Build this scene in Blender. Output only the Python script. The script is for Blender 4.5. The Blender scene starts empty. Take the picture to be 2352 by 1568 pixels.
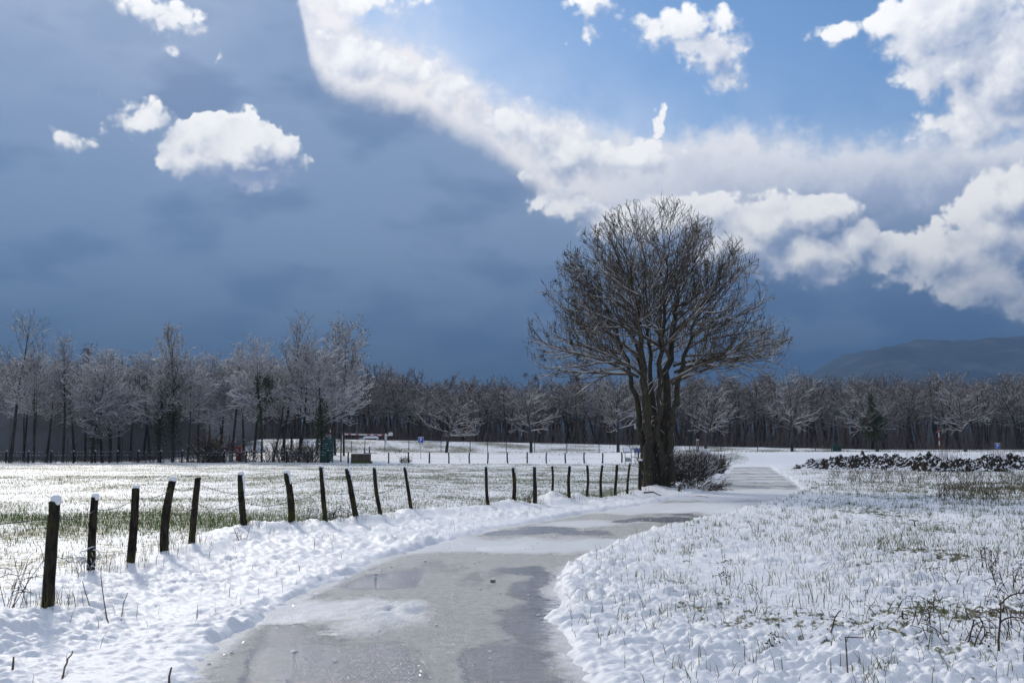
import bpy, bmesh, math, random
import numpy as np
from mathutils import Vector, Matrix, Quaternion

S = bpy.context.scene
C = S.collection
R = math.radians

# ------------------------------------------------------------------ camera
EYE = 1.64
F, CX, CY = 2259.0, 1176.0, 784.0            # focal length and centre of a 2352 px wide picture
PITCH = math.atan(248.0 / F)
cam_d = bpy.data.cameras.new('camera')
cam = bpy.data.objects.new('camera', cam_d); C.objects.link(cam)
cam.location = (0, 0, EYE)
cam.rotation_euler = (math.pi / 2 + PITCH, 0, 0)
cam_d.sensor_width = 36.0
cam_d.lens = F / 2352.0 * 36.0
cam_d.clip_start = 0.1
cam_d.clip_end = 40000
S.camera = cam

SUN_AZ, SUN_EL = -25.0, 31.0                  # degrees from +Y towards +X, and above the horizon
SUN_STRENGTH, SUN_ANGLE = 2.6, 5.0
SKY_STRENGTH = 0.1
EXPOSURE = 0.0
HAZE_DENSITY, HAZE_COLOR = 2.6e-4, (0.16, 0.285, 0.47, 1)

S.view_settings.view_transform = 'Standard'
try: S.view_settings.look = 'None'
except Exception: pass
S.view_settings.exposure = EXPOSURE
S.view_settings.gamma = 1
S.view_settings.use_curve_mapping = False
S.cycles.use_denoising = True
S.cycles.use_adaptive_sampling = True
S.cycles.adaptive_threshold = 0.015
S.cycles.adaptive_min_samples = 12
S.cycles.max_bounces = 5
S.cycles.diffuse_bounces = 3
S.cycles.glossy_bounces = 2

def ray(px, py):
    v = Vector(((px - CX) / F, 1.0, (CY - py) / F))
    c, s = math.cos(PITCH), math.sin(PITCH)
    return Vector((v.x, v.y * c - v.z * s, v.y * s + v.z * c))
def at(px, py, Y):
    r = ray(px, py); k = Y / r.y
    return Vector((r.x * k, Y, EYE + r.z * k))
def ground_y(py, z=0.0):
    r = ray(CX, py)
    return (z - EYE) / r.z * r.y
def sky_ae(px, py):
    r = ray(px, py).normalized()
    return math.degrees(math.atan2(r.x, r.y)), math.degrees(math.asin(r.z))

sun_dir = Vector((math.sin(R(SUN_AZ)) * math.cos(R(SUN_EL)), math.cos(R(SUN_AZ)) * math.cos(R(SUN_EL)), math.sin(R(SUN_EL))))
sl = bpy.data.lights.new('sun', 'SUN'); sl.energy = SUN_STRENGTH; sl.angle = R(SUN_ANGLE); sl.color = (1.0, 0.94, 0.84)
so = bpy.data.objects.new('sun', sl); C.objects.link(so)
so.rotation_euler = (-sun_dir).to_track_quat('-Z', 'Y').to_euler()
so.location = (-30, 40, 60)

# ------------------------------------------------------------------ node helpers
class NT:
    def __init__(s, tree): s.t = tree
    def _in(s, node, i, v):
        if v is None: return
        if isinstance(v, bpy.types.NodeSocket): s.t.links.new(v, node.inputs[i])
        else:
            try: node.inputs[i].default_value = v
            except Exception: node.inputs[i].default_value = tuple(v)
    def m(s, op, a, b=None, c=None, clamp=False):
        n = s.t.nodes.new('ShaderNodeMath'); n.operation = op; n.use_clamp = clamp
        for i, v in enumerate((a, b, c)): s._in(n, i, v)
        return n.outputs[0]
    def add(s, a, b): return s.m('ADD', a, b)
    def sub(s, a, b): return s.m('SUBTRACT', a, b)
    def mul(s, a, b): return s.m('MULTIPLY', a, b)
    def div(s, a, b): return s.m('DIVIDE', a, b)
    def mx(s, a, b): return s.m('MAXIMUM', a, b)
    def mn(s, a, b): return s.m('MINIMUM', a, b)
    def clamp(s, a): return s.m('ADD', a, 0.0, clamp=True)
    def vm(s, op, a, b=None, c=None, scale=None):
        n = s.t.nodes.new('ShaderNodeVectorMath'); n.operation = op
        for i, v in enumerate((a, b, c)): s._in(n, i, v)
        if scale is not None: s._in(n, 3, scale)
        return n.outputs['Value'] if op in ('LENGTH', 'DOT_PRODUCT', 'DISTANCE') else n.outputs[0]
    def sm(s, v, lo, hi, a=0.0, b=1.0):
        n = s.t.nodes.new('ShaderNodeMapRange'); n.interpolation_type = 'SMOOTHSTEP'
        s._in(n, 0, v); s._in(n, 1, lo); s._in(n, 2, hi); s._in(n, 3, a); s._in(n, 4, b)
        return n.outputs[0]
    def lin(s, v, lo, hi, a=0.0, b=1.0):
        n = s.t.nodes.new('ShaderNodeMapRange')
        s._in(n, 0, v); s._in(n, 1, lo); s._in(n, 2, hi); s._in(n, 3, a); s._in(n, 4, b)
        return n.outputs[0]
    def noise(s, vec, scale, detail=4.0, rough=0.5, dist=0.0, color=False, lac=2.0):
        n = s.t.nodes.new('ShaderNodeTexNoise')
        s._in(n, 'Vector', vec)
        n.inputs['Scale'].default_value = scale; n.inputs['Detail'].default_value = detail
        n.inputs['Roughness'].default_value = rough; n.inputs['Distortion'].default_value = dist
        n.inputs['Lacunarity'].default_value = lac
        return n.outputs['Color' if color else 'Fac']
    def mix(s, f, a, b):
        n = s.t.nodes.new('ShaderNodeMix'); n.data_type = 'RGBA'
        s._in(n, 0, f); s._in(n, 6, a); s._in(n, 7, b)
        return n.outputs[2]
    def rgb(s, r, g, b):
        n = s.t.nodes.new('ShaderNodeRGB'); n.outputs[0].default_value = (r, g, b, 1); return n.outputs[0]
    def comb(s, x, y, z):
        n = s.t.nodes.new('ShaderNodeCombineXYZ')
        for i, v in enumerate((x, y, z)): s._in(n, i, v)
        return n.outputs[0]
    def sep(s, v):
        n = s.t.nodes.new('ShaderNodeSeparateXYZ'); s._in(n, 0, v); return n.outputs
    def curve(s, v, pts):
        n = s.t.nodes.new('ShaderNodeFloatCurve'); cu = n.mapping.curves[0]
        n.mapping.use_clip = False
        while len(cu.points) < len(pts): cu.points.new(0.5, 0.5)
        for q, (x, y) in zip(cu.points, pts): q.location = (x, y); q.handle_type = 'AUTO_CLAMPED'
        n.mapping.update(); s._in(n, 1, v); n.inputs[0].default_value = 1.0
        return n.outputs[0]

def s2l(r, g, b):
    f = lambda c: (c / 12.92 if c <= 0.04045 else ((c + 0.055) / 1.055) ** 2.4)
    return (f(r / 255), f(g / 255), f(b / 255), 1)

# ------------------------------------------------------------------ sky
def build_world():
    w = bpy.data.worlds.new('World'); S.world = w; w.use_nodes = True
    t = w.node_tree; t.nodes.clear(); N = NT(t)
    out = t.nodes.new('ShaderNodeOutputWorld'); bg = t.nodes.new('ShaderNodeBackground')
    t.links.new(bg.outputs[0], out.inputs[0]); bg.inputs[1].default_value = SKY_STRENGTH
    sky = t.nodes.new('ShaderNodeTexSky'); sky.sky_type = 'NISHITA'; sky.sun_disc = False
    sky.sun_elevation = R(SUN_EL); sky.sun_rotation = R(SUN_AZ); sky.air_density = 1.0; sky.dust_density = 0.4; sky.ozone_density = 2.0
    tc = t.nodes.new('ShaderNodeTexCoord'); d = tc.outputs['Generated']
    x, y, z = N.sep(d)
    az = N.mul(N.m('ARCTAN2', x, y), 57.29578)
    el = N.mul(N.m('ARCSINE', z), 57.29578)
    K = 14.2
    def col(r, g, b):
        c = s2l(r, g, b); return N.rgb(c[0] * K, c[1] * K, c[2] * K)
    # --- curves of the storm cloud's upper edge and of the white band above it
    def ae_curve(pts, lo_el, hi_el):
        u = N.lin(az, -34.0, 34.0)
        q = []
        for px, py in pts:
            a, e = sky_ae(px, py); q.append(((a + 34) / 68, (e - lo_el) / (hi_el - lo_el)))
        q.insert(0, (0.0, q[0][1])); q.append((1.0, q[-1][1]))
        return N.add(N.mul(N.curve(u, q), hi_el - lo_el), lo_el)
    n_big = N.sub(N.noise(d, 5.0, 3.0, 0.5), 0.5)
    n_mid = N.sub(N.noise(d, 16.0, 5.0, 0.55), 0.5)
    n_fin = N.sub(N.noise(d, 45.0, 4.0, 0.6), 0.5)
    soft = N.add(N.mul(n_big, 2.5), N.mul(n_mid, 2.2))
    f = ae_curve([(20, -900), (500, -700), (640, -380), (680, -60), (697, 60), (740, 190), (890, 238), (1000, 262), (1055, 300), (1110, 335), (1200, 405), (1260, 450), (1370, 485), (1600, 490), (2000, 480), (2340, 480)], -5, 60)
    g = ae_curve([(20, -1100), (640, -900), (690, -500), (730, -260), (800, 20), (870, 80), (1000, 115), (1065, 175), (1130, 215), (1250, 268), (1400, 308), (1550, 322), (1700, 302), (1900, 325), (2100, 328), (2340, 300)], -5, 60)
    ew = N.add(el, N.add(N.mul(soft, 0.7), N.mul(n_fin, 1.3)))
    eg = N.add(el, N.add(N.mul(soft, 1.1), N.mul(n_fin, 3.0)))
    # clear blue
    base = N.vm('MULTIPLY', sky.outputs[0], (0.98, 1.24, 1.46))
    # thin veil above the band
    veil = N.m('POWER', 2.718, N.mul(N.mx(N.sub(el, g), 0.0), -0.42))
    veil = N.mul(veil, N.sm(N.add(n_mid, N.mul(n_big, 0.8)), -0.36, 0.22))
    veil = N.mul(veil, N.mul(N.sm(az, -10.5, -7.0), N.sm(az, 4.0, 14.0, 1.0, 0.35)))
    c = N.mix(N.mul(veil, 1.0), base, col(206, 219, 242))
    # white band
    band = N.sm(N.sub(eg, g), -1.1, 1.0, 1.0, 0.0)
    below = N.sub(ew, f)
    bandcol = N.mix(N.sm(az, -4.0, 10.0), col(243, 241, 243), col(234, 236, 242))
    dim = N.mul(N.sm(N.add(below, N.mul(n_mid, 5.0)), 0.4, 3.6, 1.0, 0.0), N.sm(az, 2.0, 20.0))
    bandcol = N.mix(N.mul(dim, 0.95), bandcol, col(160, 175, 205))
    bandcol = N.mix(N.mul(N.sm(n_mid, -0.02, 0.28), 0.45), bandcol, col(172, 186, 214))
    bandcol = N.mix(N.sm(N.add(N.mul(n_fin, 0.7), n_mid), 0.0, 0.25, 0.0, 0.55), bandcol, col(196, 206, 226))
    c = N.mix(band, c, bandcol)
    # storm cloud
    storm = N.sm(below, -0.8, 0.8, 1.0, 0.0)
    sc = N.mix(N.sm(el, 1.0, 13.0), col(88, 120, 160), col(136, 158, 190))
    sc = N.mix(N.mul(N.sm(az, -12.0, 12.0), N.sm(el, 14.0, 4.0)), sc, col(76, 110, 158))
    sc = N.mix(N.mul(N.sm(az, 8.0, -27.0), 0.35), sc, col(116, 150, 190))
    upl = N.mul(N.sm(el, 11.0, 24.0), N.sm(az, -6.0, -22.0))
    sc = N.mix(N.mul(upl, N.sm(n_big, -0.45, 0.2)), sc, col(166, 180, 208))
    lobes = N.sub(N.noise(N.vm('MULTIPLY', d, (1.0, 1.0, 2.2)), 9.0, 3.0, 0.5), 0.5)
    sc = N.mix(N.mul(N.sm(lobes, -0.03, 0.14), 0.42), sc, col(132, 155, 188))
    sc = N.mix(N.mul(N.sm(lobes, 0.02, -0.18), 0.38), sc, col(78, 106, 150))
    edge = N.mul(N.sm(below, -2.0, -0.2), 0.25)
    sc = N.mix(edge, sc, col(150, 165, 196))
    c = N.mix(storm, c, sc)

    # --- cumulus, twice: once here, once a little towards the sun (for its light and shade)
    blobs = [
        (535, 355, 168, 88), (450, 368, 92, 56), (575, 322, 98, 66), (600, 390, 105, 46),
        (325, 275, 62, 34), (160, 307, 22, 13), (211, 317, 16, 12), (505, 118, 15, 17),
        (335, 15, 62, 26), (395, 50, 56, 38), (400, 100, 18, 18),
        (840, 5, 135, 36),
        (1590, 58, 105, 55), (1640, 115, 88, 74), (1665, 172, 56, 44), (1500, 70, 50, 34),
        (1355, 8, 32, 28), (1350, 78, 20, 24), (1515, 284, 13, 30),
        (2190, 50, 200, 130), (2310, 160, 170, 170), (2190, 140, 115, 90), (2250, 275, 150, 68), (1925, 74, 66, 26),
        (1290, 370, 95, 72), (1480, 365, 82, 46), (1170, 280, 80, 48), (1245, 325, 95, 55), (1380, 375, 100, 55), (815, 125, 85, 55), (930, 165, 85, 40), (1030, 205, 62, 42),
        (1300, 478, 80, 34), (1530, 508, 180, 72), (1750, 520, 125, 82), (1860, 500, 130, 62), (1840, 590, 180, 66), (1700, 560, 190, 70), (2050, 585, 90, 48), (1420, 510, 120, 52), (1960, 560, 80, 66),
        (2270, 540, 125, 115), (2320, 455, 90, 80), (2150, 590, 120, 62), (2260, 650, 140, 70), (2350, 690, 80, 46), (2100, 640, 70, 36)]
    grp = bpy.data.node_groups.new('cloud_density', 'ShaderNodeTree')
    grp.interface.new_socket('P', in_out='INPUT', socket_type='NodeSocketVector')
    grp.interface.new_socket('D', in_out='INPUT', socket_type='NodeSocketVector')
    grp.interface.new_socket('Density', in_out='OUTPUT', socket_type='NodeSocketFloat')
    G = NT(grp); gi = grp.nodes.new('NodeGroupInput'); go = grp.nodes.new('NodeGroupOutput')
    P, D = gi.outputs[0], gi.outputs[1]
    warp = G.vm('SUBTRACT', G.noise(D, 30.0, 3.0, 0.6, color=True), (0.5, 0.5, 0.5))
    P2 = G.vm('MULTIPLY_ADD', warp, (3.2, 2.6, 0.0), P)
    acc = None
    for bi, (bx, by, rx, ry) in enumerate(blobs):
        a, e = sky_ae(bx, by)
        ra = (sky_ae(bx + rx, by)[0] - sky_ae(bx - rx, by)[0]) / 2; re = (sky_ae(bx, by - ry)[1] - sky_ae(bx, by + ry)[1]) / 2
        v = G.vm('MULTIPLY_ADD', P2, (1 / ra, 1 / re, 0), (-a / ra, -e / re, 0))
        k = min(re * 1.5, 2.8) * (2.7 if bi < 4 else 1.7 if bi > 31 else 1.3 if 18 < bi < 26 else 1.0)
        q = G.m('MULTIPLY_ADD', G.vm('LENGTH', v), -k, k)
        acc = q if acc is None else G.mx(acc, q)
    # white broken cloud added outside the picture, its cover set for neutral ambient light
    ax = G.sep(P)
    outm = G.m('MAXIMUM', G.sm(G.m('ABSOLUTE', ax[0]), 32.0, 40.0), G.sm(ax[1], 27.0, 33.0))
    far = G.add(G.mul(G.noise(D, 4.0, 2.0, 0.5), 12.0), -5.5)
    far = G.add(far, G.mul(G.m('SUBTRACT', outm, 1.0), 30.0))
    acc = G.mx(acc, far)
    bil = G.noise(D, 17.0, 8.0, 0.64)
    b1 = G.m('ABSOLUTE', G.sub(G.noise(D, 34.0, 0.0), 0.5)); b2 = G.m('ABSOLUTE', G.sub(G.noise(D, 78.0, 1.0), 0.5))
    acc = G.add(acc, G.mul(G.sub(bil, 0.40), 2.9))
    acc = G.add(acc, G.add(G.mul(b1, 2.6), G.sub(G.mul(b2, 1.9), 0.55)))
    grp.links.new(acc, go.inputs[0])
    def dens(off_az, off_el):
        n = t.nodes.new('ShaderNodeGroup'); n.node_tree = grp
        p = N.comb(N.add(az, off_az), N.add(el, off_el), 0.0)
        dd = N.vm('ADD', d, (R(off_az), 0.0, R(off_el)))
        t.links.new(p, n.inputs[0]); t.links.new(dd, n.inputs[1])
        return n.outputs[0]
    d0 = dens(0, 0); d1 = dens(-0.7, 1.0)
    relief = N.sub(d0, d1)
    lit = N.sm(N.sub(relief, N.mul(N.sm(d0, 0.8, 3.0), 0.55)), -3.0, 2.3)
    cm = N.sm(d0, -0.15, N.add(0.60, N.mul(N.sub(1.0, lit), 1.8)))
    cc = N.mix(lit, col(142, 160, 195), col(255, 255, 255))
    # the sun stands behind: thin edges glow, thick hearts are a little greyer
    thick = N.mul(N.sm(d0, 0.9, 2.6), N.sm(N.add(n_mid, n_big), -0.1, 0.3))
    cc = N.mix(N.mul(thick, 0.6), cc, col(184, 194, 214))
    c = N.mix(cm, c, cc)
    # ground side of the dome: snow light
    c = N.mix(N.sm(z, -0.01, -0.05), c, col(150, 165, 190))
    t.links.new(c, bg.inputs[0])
    w.cycles.sampling_method = 'NONE'
build_world()

# ------------------------------------------------------------------ materials
MATS = {}
def mat(name, rgb, rough=0.8, spec=0.3, build=None, metal=0.0):
    m = bpy.data.materials.new(name); m.use_nodes = True
    t = m.node_tree; b = t.nodes['Principled BSDF']
    b.inputs['Base Color'].default_value = (*rgb, 1); b.inputs['Roughness'].default_value = rough
    b.inputs['Specular IOR Level'].default_value = spec; b.inputs['Metallic'].default_value = metal
    if build: build(NT(t), b)
    MATS[name] = m
    return m
def objco(N):
    return N.t.nodes.new('ShaderNodeTexCoord').outputs['Object']
def geopos(N):
    return N.t.nodes.new('ShaderNodeNewGeometry').outputs['Position']
def attr(N, name):
    n = N.t.nodes.new('ShaderNodeAttribute'); n.attribute_name = name; return n.outputs['Fac']
def bump(N, b, h, strength=0.5, dist=0.02):
    n = N.t.nodes.new('ShaderNodeBump'); n.inputs['Strength'].default_value = strength; n.inputs['Distance'].default_value = dist
    N.t.links.new(h, n.inputs['Height']); N.t.links.new(n.outputs[0], b.inputs['Normal'])
def vary(c1, c2, scale, lo=0.35, hi=0.65, bs=0.0, bd=0.01, stretch=None):
    def f(N, b):
        p = objco(N)
        if stretch: p = N.vm('MULTIPLY', p, stretch)
        n = N.noise(p, scale, 5, 0.6)
        N.t.links.new(N.mix(N.sm(n, lo, hi), (*c1, 1), (*c2, 1)), b.inputs['Base Color'])
        if bs: bump(N, b, n, bs, bd)
    return f
def bark_build(dark, lite, moss, mossamt):
    def f(N, b):
        p = objco(N)
        n = N.noise(N.vm('MULTIPLY', p, (1, 1, 0.22)), 22, 6, 0.65)
        n2 = N.noise(p, 3.0, 4, 0.6)
        c = N.mix(N.sm(n, 0.35, 0.68), (*dark, 1), (*lite, 1))
        c = N.mix(N.mul(N.sm(n2, 0.5, 0.68), mossamt), c, (*moss, 1))
        N.t.links.new(c, b.inputs['Base Color']); bump(N, b, n, 0.8, 0.02)
    return f
mat('post_wood', (0.06, 0.05, 0.04), 0.9, 0.2, bark_build((0.010, 0.008, 0.006), (0.045, 0.036, 0.026), (0.055, 0.055, 0.010), 0.7))
mat('bark', (0.06, 0.05, 0.04), 0.9, 0.2, bark_build((0.028, 0.024, 0.018), (0.09, 0.078, 0.06), (0.065, 0.065, 0.02), 0.7))
mat('twig', (0.045, 0.037, 0.03), 0.7, 0.35, vary((0.055, 0.043, 0.031), (0.12, 0.094, 0.066), 6))
mat('bramble', (0.04, 0.035, 0.03), 0.8, 0.3, vary((0.028, 0.024, 0.021), (0.06, 0.052, 0.045), 6))
mat('wood_bark', (0.06, 0.055, 0.05), 0.9, 0.2, vary((0.028, 0.026, 0.024), (0.075, 0.068, 0.06), 3, stretch=(1, 1, 0.3)))
mat('forest_twig', (0.14, 0.115, 0.10), 0.9, 0.2, vary((0.12, 0.10, 0.088), (0.22, 0.185, 0.165), 2))
mat('wood_twig', (0.07, 0.06, 0.055), 0.9, 0.2, vary((0.06, 0.05, 0.045), (0.13, 0.105, 0.09), 2))
def snow_build(N, b):
    p = geopos(N)
    n = N.noise(p, 40, 4, 0.6); bump(N, b, n, 0.25, 0.01)
mat('snow', (0.83, 0.85, 0.88), 0.55, 0.25, snow_build)
def frost_build(N, b):
    tr = N.t.nodes.new('ShaderNodeBsdfTranslucent'); tr.inputs[0].default_value = (0.86, 0.87, 0.89, 1)
    mx = N.t.nodes.new('ShaderNodeMixShader'); mx.inputs[0].default_value = 0.6
    o = N.t.nodes['Material Output']
    N.t.links.new(b.outputs[0], mx.inputs[1]); N.t.links.new(tr.outputs[0], mx.inputs[2]); N.t.links.new(mx.outputs[0], o.inputs[0])
mat('frost', (0.84, 0.85, 0.88), 0.5, 0.3, frost_build)
mat('ivy', (0.03, 0.05, 0.018), 0.5, 0.4, vary((0.018, 0.032, 0.012), (0.045, 0.07, 0.022), 4))
mat('seed', (0.03, 0.022, 0.016), 0.8, 0.2)
mat('rust_leaf', (0.16, 0.06, 0.03), 0.8, 0.2, vary((0.09, 0.035, 0.02), (0.24, 0.09, 0.045), 3))
mat('dead_leaf', (0.07, 0.045, 0.03), 0.8, 0.2, vary((0.04, 0.028, 0.02), (0.12, 0.075, 0.045), 3))
mat('olive_leaf', (0.09, 0.09, 0.03), 0.7, 0.3, vary((0.05, 0.055, 0.02), (0.15, 0.13, 0.05), 3))
mat('wire', (0.05, 0.045, 0.04), 0.6, 0.4)
mat('metal_post', (0.05, 0.055, 0.055), 0.6, 0.4)
mat('galvanised', (0.35, 0.36, 0.37), 0.45, 0.5, metal=0.6)
mat('white_paint', (0.75, 0.74, 0.72), 0.5, 0.4)
mat('red_paint', (0.45, 0.03, 0.03), 0.5, 0.4)
mat('orange_paint', (0.62, 0.10, 0.03), 0.5, 0.4)
mat('blue_paint', (0.01, 0.08, 0.42), 0.4, 0.5)
mat('green_paint', (0.012, 0.07, 0.055), 0.5, 0.4)
mat('concrete', (0.3, 0.3, 0.29), 0.9, 0.2, vary((0.22, 0.22, 0.21), (0.36, 0.36, 0.34), 3))
mat('old_concrete', (0.09, 0.075, 0.06), 0.9, 0.2, vary((0.05, 0.042, 0.034), (0.11, 0.09, 0.065), 3))
mat('moss', (0.07, 0.08, 0.015), 0.9, 0.1)
mat('grey_wood', (0.14, 0.12, 0.10), 0.9, 0.2, vary((0.08, 0.07, 0.06), (0.2, 0.17, 0.14), 6, stretch=(1, 1, 0.2)))
mat('cladding', (0.11, 0.115, 0.125), 0.7, 0.3, vary((0.13, 0.133, 0.138), (0.175, 0.178, 0.185), 0.4))
mat('dark_cladding', (0.07, 0.075, 0.08), 0.7, 0.3)
mat('picture_print', (0.05, 0.13, 0.33), 0.4, 0.5, vary((0.02, 0.09, 0.32), (0.32, 0.16, 0.18), 5, 0.45, 0.7))
mat('stone', (0.16, 0.14, 0.12), 0.9, 0.2, vary((0.10, 0.085, 0.07), (0.22, 0.19, 0.16), 12))
def grass_build(c1, c2, c3):
    def f(N, b):
        a = attr(N, 'tone')
        c = N.mix(N.sm(a, 0.0, 0.6), (*c1, 1), (*c2, 1)); c = N.mix(N.sm(a, 0.6, 1.0), c, (*c3, 1))
        N.t.links.new(c, b.inputs['Base Color'])
        tr = N.t.nodes.new('ShaderNodeBsdfTranslucent'); N.t.links.new(c, tr.inputs[0])
        mx = N.t.nodes.new('ShaderNodeMixShader'); mx.inputs[0].default_value = 0.4
        o = N.t.nodes['Material Output']
        N.t.links.new(b.outputs[0], mx.inputs[1]); N.t.links.new(tr.outputs[0], mx.inputs[2]); N.t.links.new(mx.outputs[0], o.inputs[0])
    return f
mat('grass', (0.08, 0.1, 0.03), 0.6, 0.3, grass_build((0.05, 0.085, 0.015), (0.10, 0.12, 0.03), (0.17, 0.13, 0.065)))
mat('crop_grass', (0.05, 0.12, 0.015), 0.6, 0.3, grass_build((0.055, 0.12, 0.012), (0.085, 0.13, 0.02), (0.13, 0.115, 0.045)))
mat('weed', (0.06, 0.045, 0.035), 0.9, 0.2, vary((0.035, 0.026, 0.02), (0.10, 0.07, 0.05), 8))
def ground_build(N, b):
    p = geopos(N); v = attr(N, 'veg')
    n = N.noise(N.vm('MULTIPLY', p, (1.0, 0.6, 1.0)), 9.0, 5, 0.7)
    n2 = N.noise(p, 2.2, 3, 0.5)
    thr = N.lin(v, 0.0, 1.0, 0.80, 0.44)
    m = N.sm(N.add(n, N.mul(N.sub(n2, 0.5), 0.25)), N.sub(thr, 0.05), N.add(thr, 0.05))
    soil = N.mix(N.sm(N.noise(p, 1.1, 3, 0.5), 0.4, 0.6), (0.085, 0.10, 0.03, 1), (0.12, 0.11, 0.06, 1))
    snow = N.mix(N.noise(p, 0.6, 3), (0.80, 0.81, 0.835, 1), (0.85, 0.855, 0.865, 1))
    c = N.mix(N.mul(m, N.sm(v, 0.02, 0.25)), snow, soil)
    N.t.links.new(c, b.inputs['Base Color'])
    bump(N, b, N.noise(p, 26, 5, 0.6), 0.35, 0.02)
mat('snow_ground', (0.8, 0.82, 0.86), 0.55, 0.25, ground_build)
def path_build(N, b):
    p = geopos(N); s = attr(N, 'snow')
    n1 = N.noise(N.vm('MULTIPLY', p, (1, 0.45, 1)), 0.62, 4, 0.55)
    n2 = N.noise(p, 9, 5, 0.65); n3 = N.noise(p, 55, 3, 0.6)
    snow = N.sm(N.add(s, N.mul(N.sub(n2, 0.5), 0.9)), 0.22, 0.86)
    ice = N.sm(N.add(n1, N.mul(N.sub(n2, 0.5), 0.25)), 0.52, 0.64)
    wt = N.sm(N.add(attr(N, 'wet'), N.mul(N.sub(n2, 0.5), 0.7)), 0.30, 0.62); ice = N.mx(ice, wt)
    slush = N.mix(N.sm(n2, 0.3, 0.7), (0.52, 0.505, 0.46, 1), (0.70, 0.685, 0.635, 1))
    icec = N.mix(N.sm(n2, 0.3, 0.7), (0.17, 0.175, 0.19, 1), (0.27, 0.275, 0.295, 1))
    c = N.mix(ice, slush, icec)
    c = N.mix(snow, c, (0.83, 0.84, 0.855, 1))
    N.t.links.new(c, b.inputs['Base Color'])
    r = N.add(0.08, N.mul(N.sub(1.0, ice), 0.19)); r = N.add(N.mul(r, N.sub(1.0, snow)), N.mul(snow, 0.55))
    N.t.links.new(r, b.inputs['Roughness'])
    h = N.mul(N.add(N.mul(n3, 0.5), N.mul(n2, 0.5)), N.sub(1.0, N.mul(ice, 0.65)))
    bump(N, b, h, 1.0, 0.07)
mat('icy_asphalt', (0.3, 0.29, 0.27), 0.3, 0.5, path_build)
mat('ice', (0.5, 0.5, 0.49), 0.08, 0.5)
mat('asphalt', (0.16, 0.16, 0.165), 0.6, 0.4, vary((0.12, 0.12, 0.125), (0.22, 0.22, 0.225), 1.5))
def soil_build(N, b):
    p = geopos(N); g = N.t.nodes.new('ShaderNodeNewGeometry')
    nz = N.sep(g.outputs['Normal'])[2]
    n = N.noise(p, 5, 5, 0.65)
    m = N.sm(N.add(nz, N.mul(N.sub(n, 0.5), 0.9)), 0.57, 0.72)
    soil = N.mix(n, (0.022, 0.017, 0.012, 1), (0.06, 0.045, 0.032, 1))
    N.t.links.new(N.mix(m, soil, (0.83, 0.84, 0.855, 1)), b.inputs['Base Color']); bump(N, b, n, 0.6, 0.06)
mat('soil', (0.03, 0.024, 0.018), 0.95, 0.1, soil_build)
mat('hill_forest', (0.06, 0.08, 0.1), 0.95, 0.1, vary((0.06, 0.072, 0.09), (0.17, 0.185, 0.21), 0.006, 0.45, 0.75))

# ------------------------------------------------------------------ numpy noise and mesh helpers
def _h(ix, iy, seed):
    a = (ix.astype(np.int64) * 374761393 + iy.astype(np.int64) * 668265263 + seed * 974711) & 0xffffffff
    a = ((a ^ (a >> 13)) * 1274126177) & 0xffffffff
    return (a ^ (a >> 16)) & 0xffffffff
def pnoise(x, y, seed=0):
    x = np.asarray(x, float); y = np.asarray(y, float)
    ix = np.floor(x); iy = np.floor(y); fx = x - ix; fy = y - iy
    u = fx * fx * fx * (fx * (fx * 6 - 15) + 10); v = fy * fy * fy * (fy * (fy * 6 - 15) + 10)
    def g(dx, dy):
        a = _h(ix + dx, iy + dy, seed) * (2 * math.pi / 4294967296.0)
        return np.cos(a) * (fx - dx) + np.sin(a) * (fy - dy)
    return ((g(0, 0) * (1 - u) + g(1, 0) * u) * (1 - v) + (g(0, 1) * (1 - u) + g(1, 1) * u) * v) * 1.5
def fbm(x, y, seed=0, o=4, gain=0.5):
    s = 0; a = 1.0
    for i in range(o):
        s = s + a * pnoise(x, y, seed + i * 17); x = x * 2.03 + 3.1; y = y * 2.03 - 1.7; a *= gain
    return s
def sst(x, a, b):
    t = np.clip((x - a) / (b - a), 0, 1); return t * t * (3 - 2 * t)
def np_mesh(name, V, Fc, smooth=True):
    V = np.ascontiguousarray(V, np.float32); Fc = np.ascontiguousarray(Fc, np.int32); n = Fc.shape[1]
    m = bpy.data.meshes.new(name)
    m.vertices.add(len(V)); m.vertices.foreach_set('co', V.ravel())
    m.loops.add(Fc.size); m.loops.foreach_set('vertex_index', Fc.ravel())
    m.polygons.add(len(Fc)); m.polygons.foreach_set('loop_start', np.arange(0, Fc.size, n, dtype=np.int32))
    try: m.polygons.foreach_set('loop_total', np.full(len(Fc), n, np.int32))
    except Exception: pass
    m.polygons.foreach_set('use_smooth', np.full(len(Fc), smooth, bool))
    m.update(calc_edges=True)
    return m
def link(name, me, m=None, parent=None):
    o = bpy.data.objects.new(name, me); C.objects.link(o)
    if m: me.materials.append(MATS[m])
    if parent: o.parent = parent
    return o
def tag(o, label=None, cat=None, group=None, kind=None):
    if label: o['label'] = label
    if cat: o['category'] = cat
    if group: o['group'] = group
    if kind: o['kind'] = kind
    return o
def empty(name, loc, label=None, cat=None, group=None):
    o = bpy.data.objects.new(name, None); C.objects.link(o); o.location = loc; o.empty_display_size = 0.2
    return tag(o, label, cat, group)
def set_attr(me, name, vals):
    a = me.attributes.new(name, 'FLOAT', 'POINT'); a.data.foreach_set('value', np.asarray(vals, np.float32))

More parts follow.
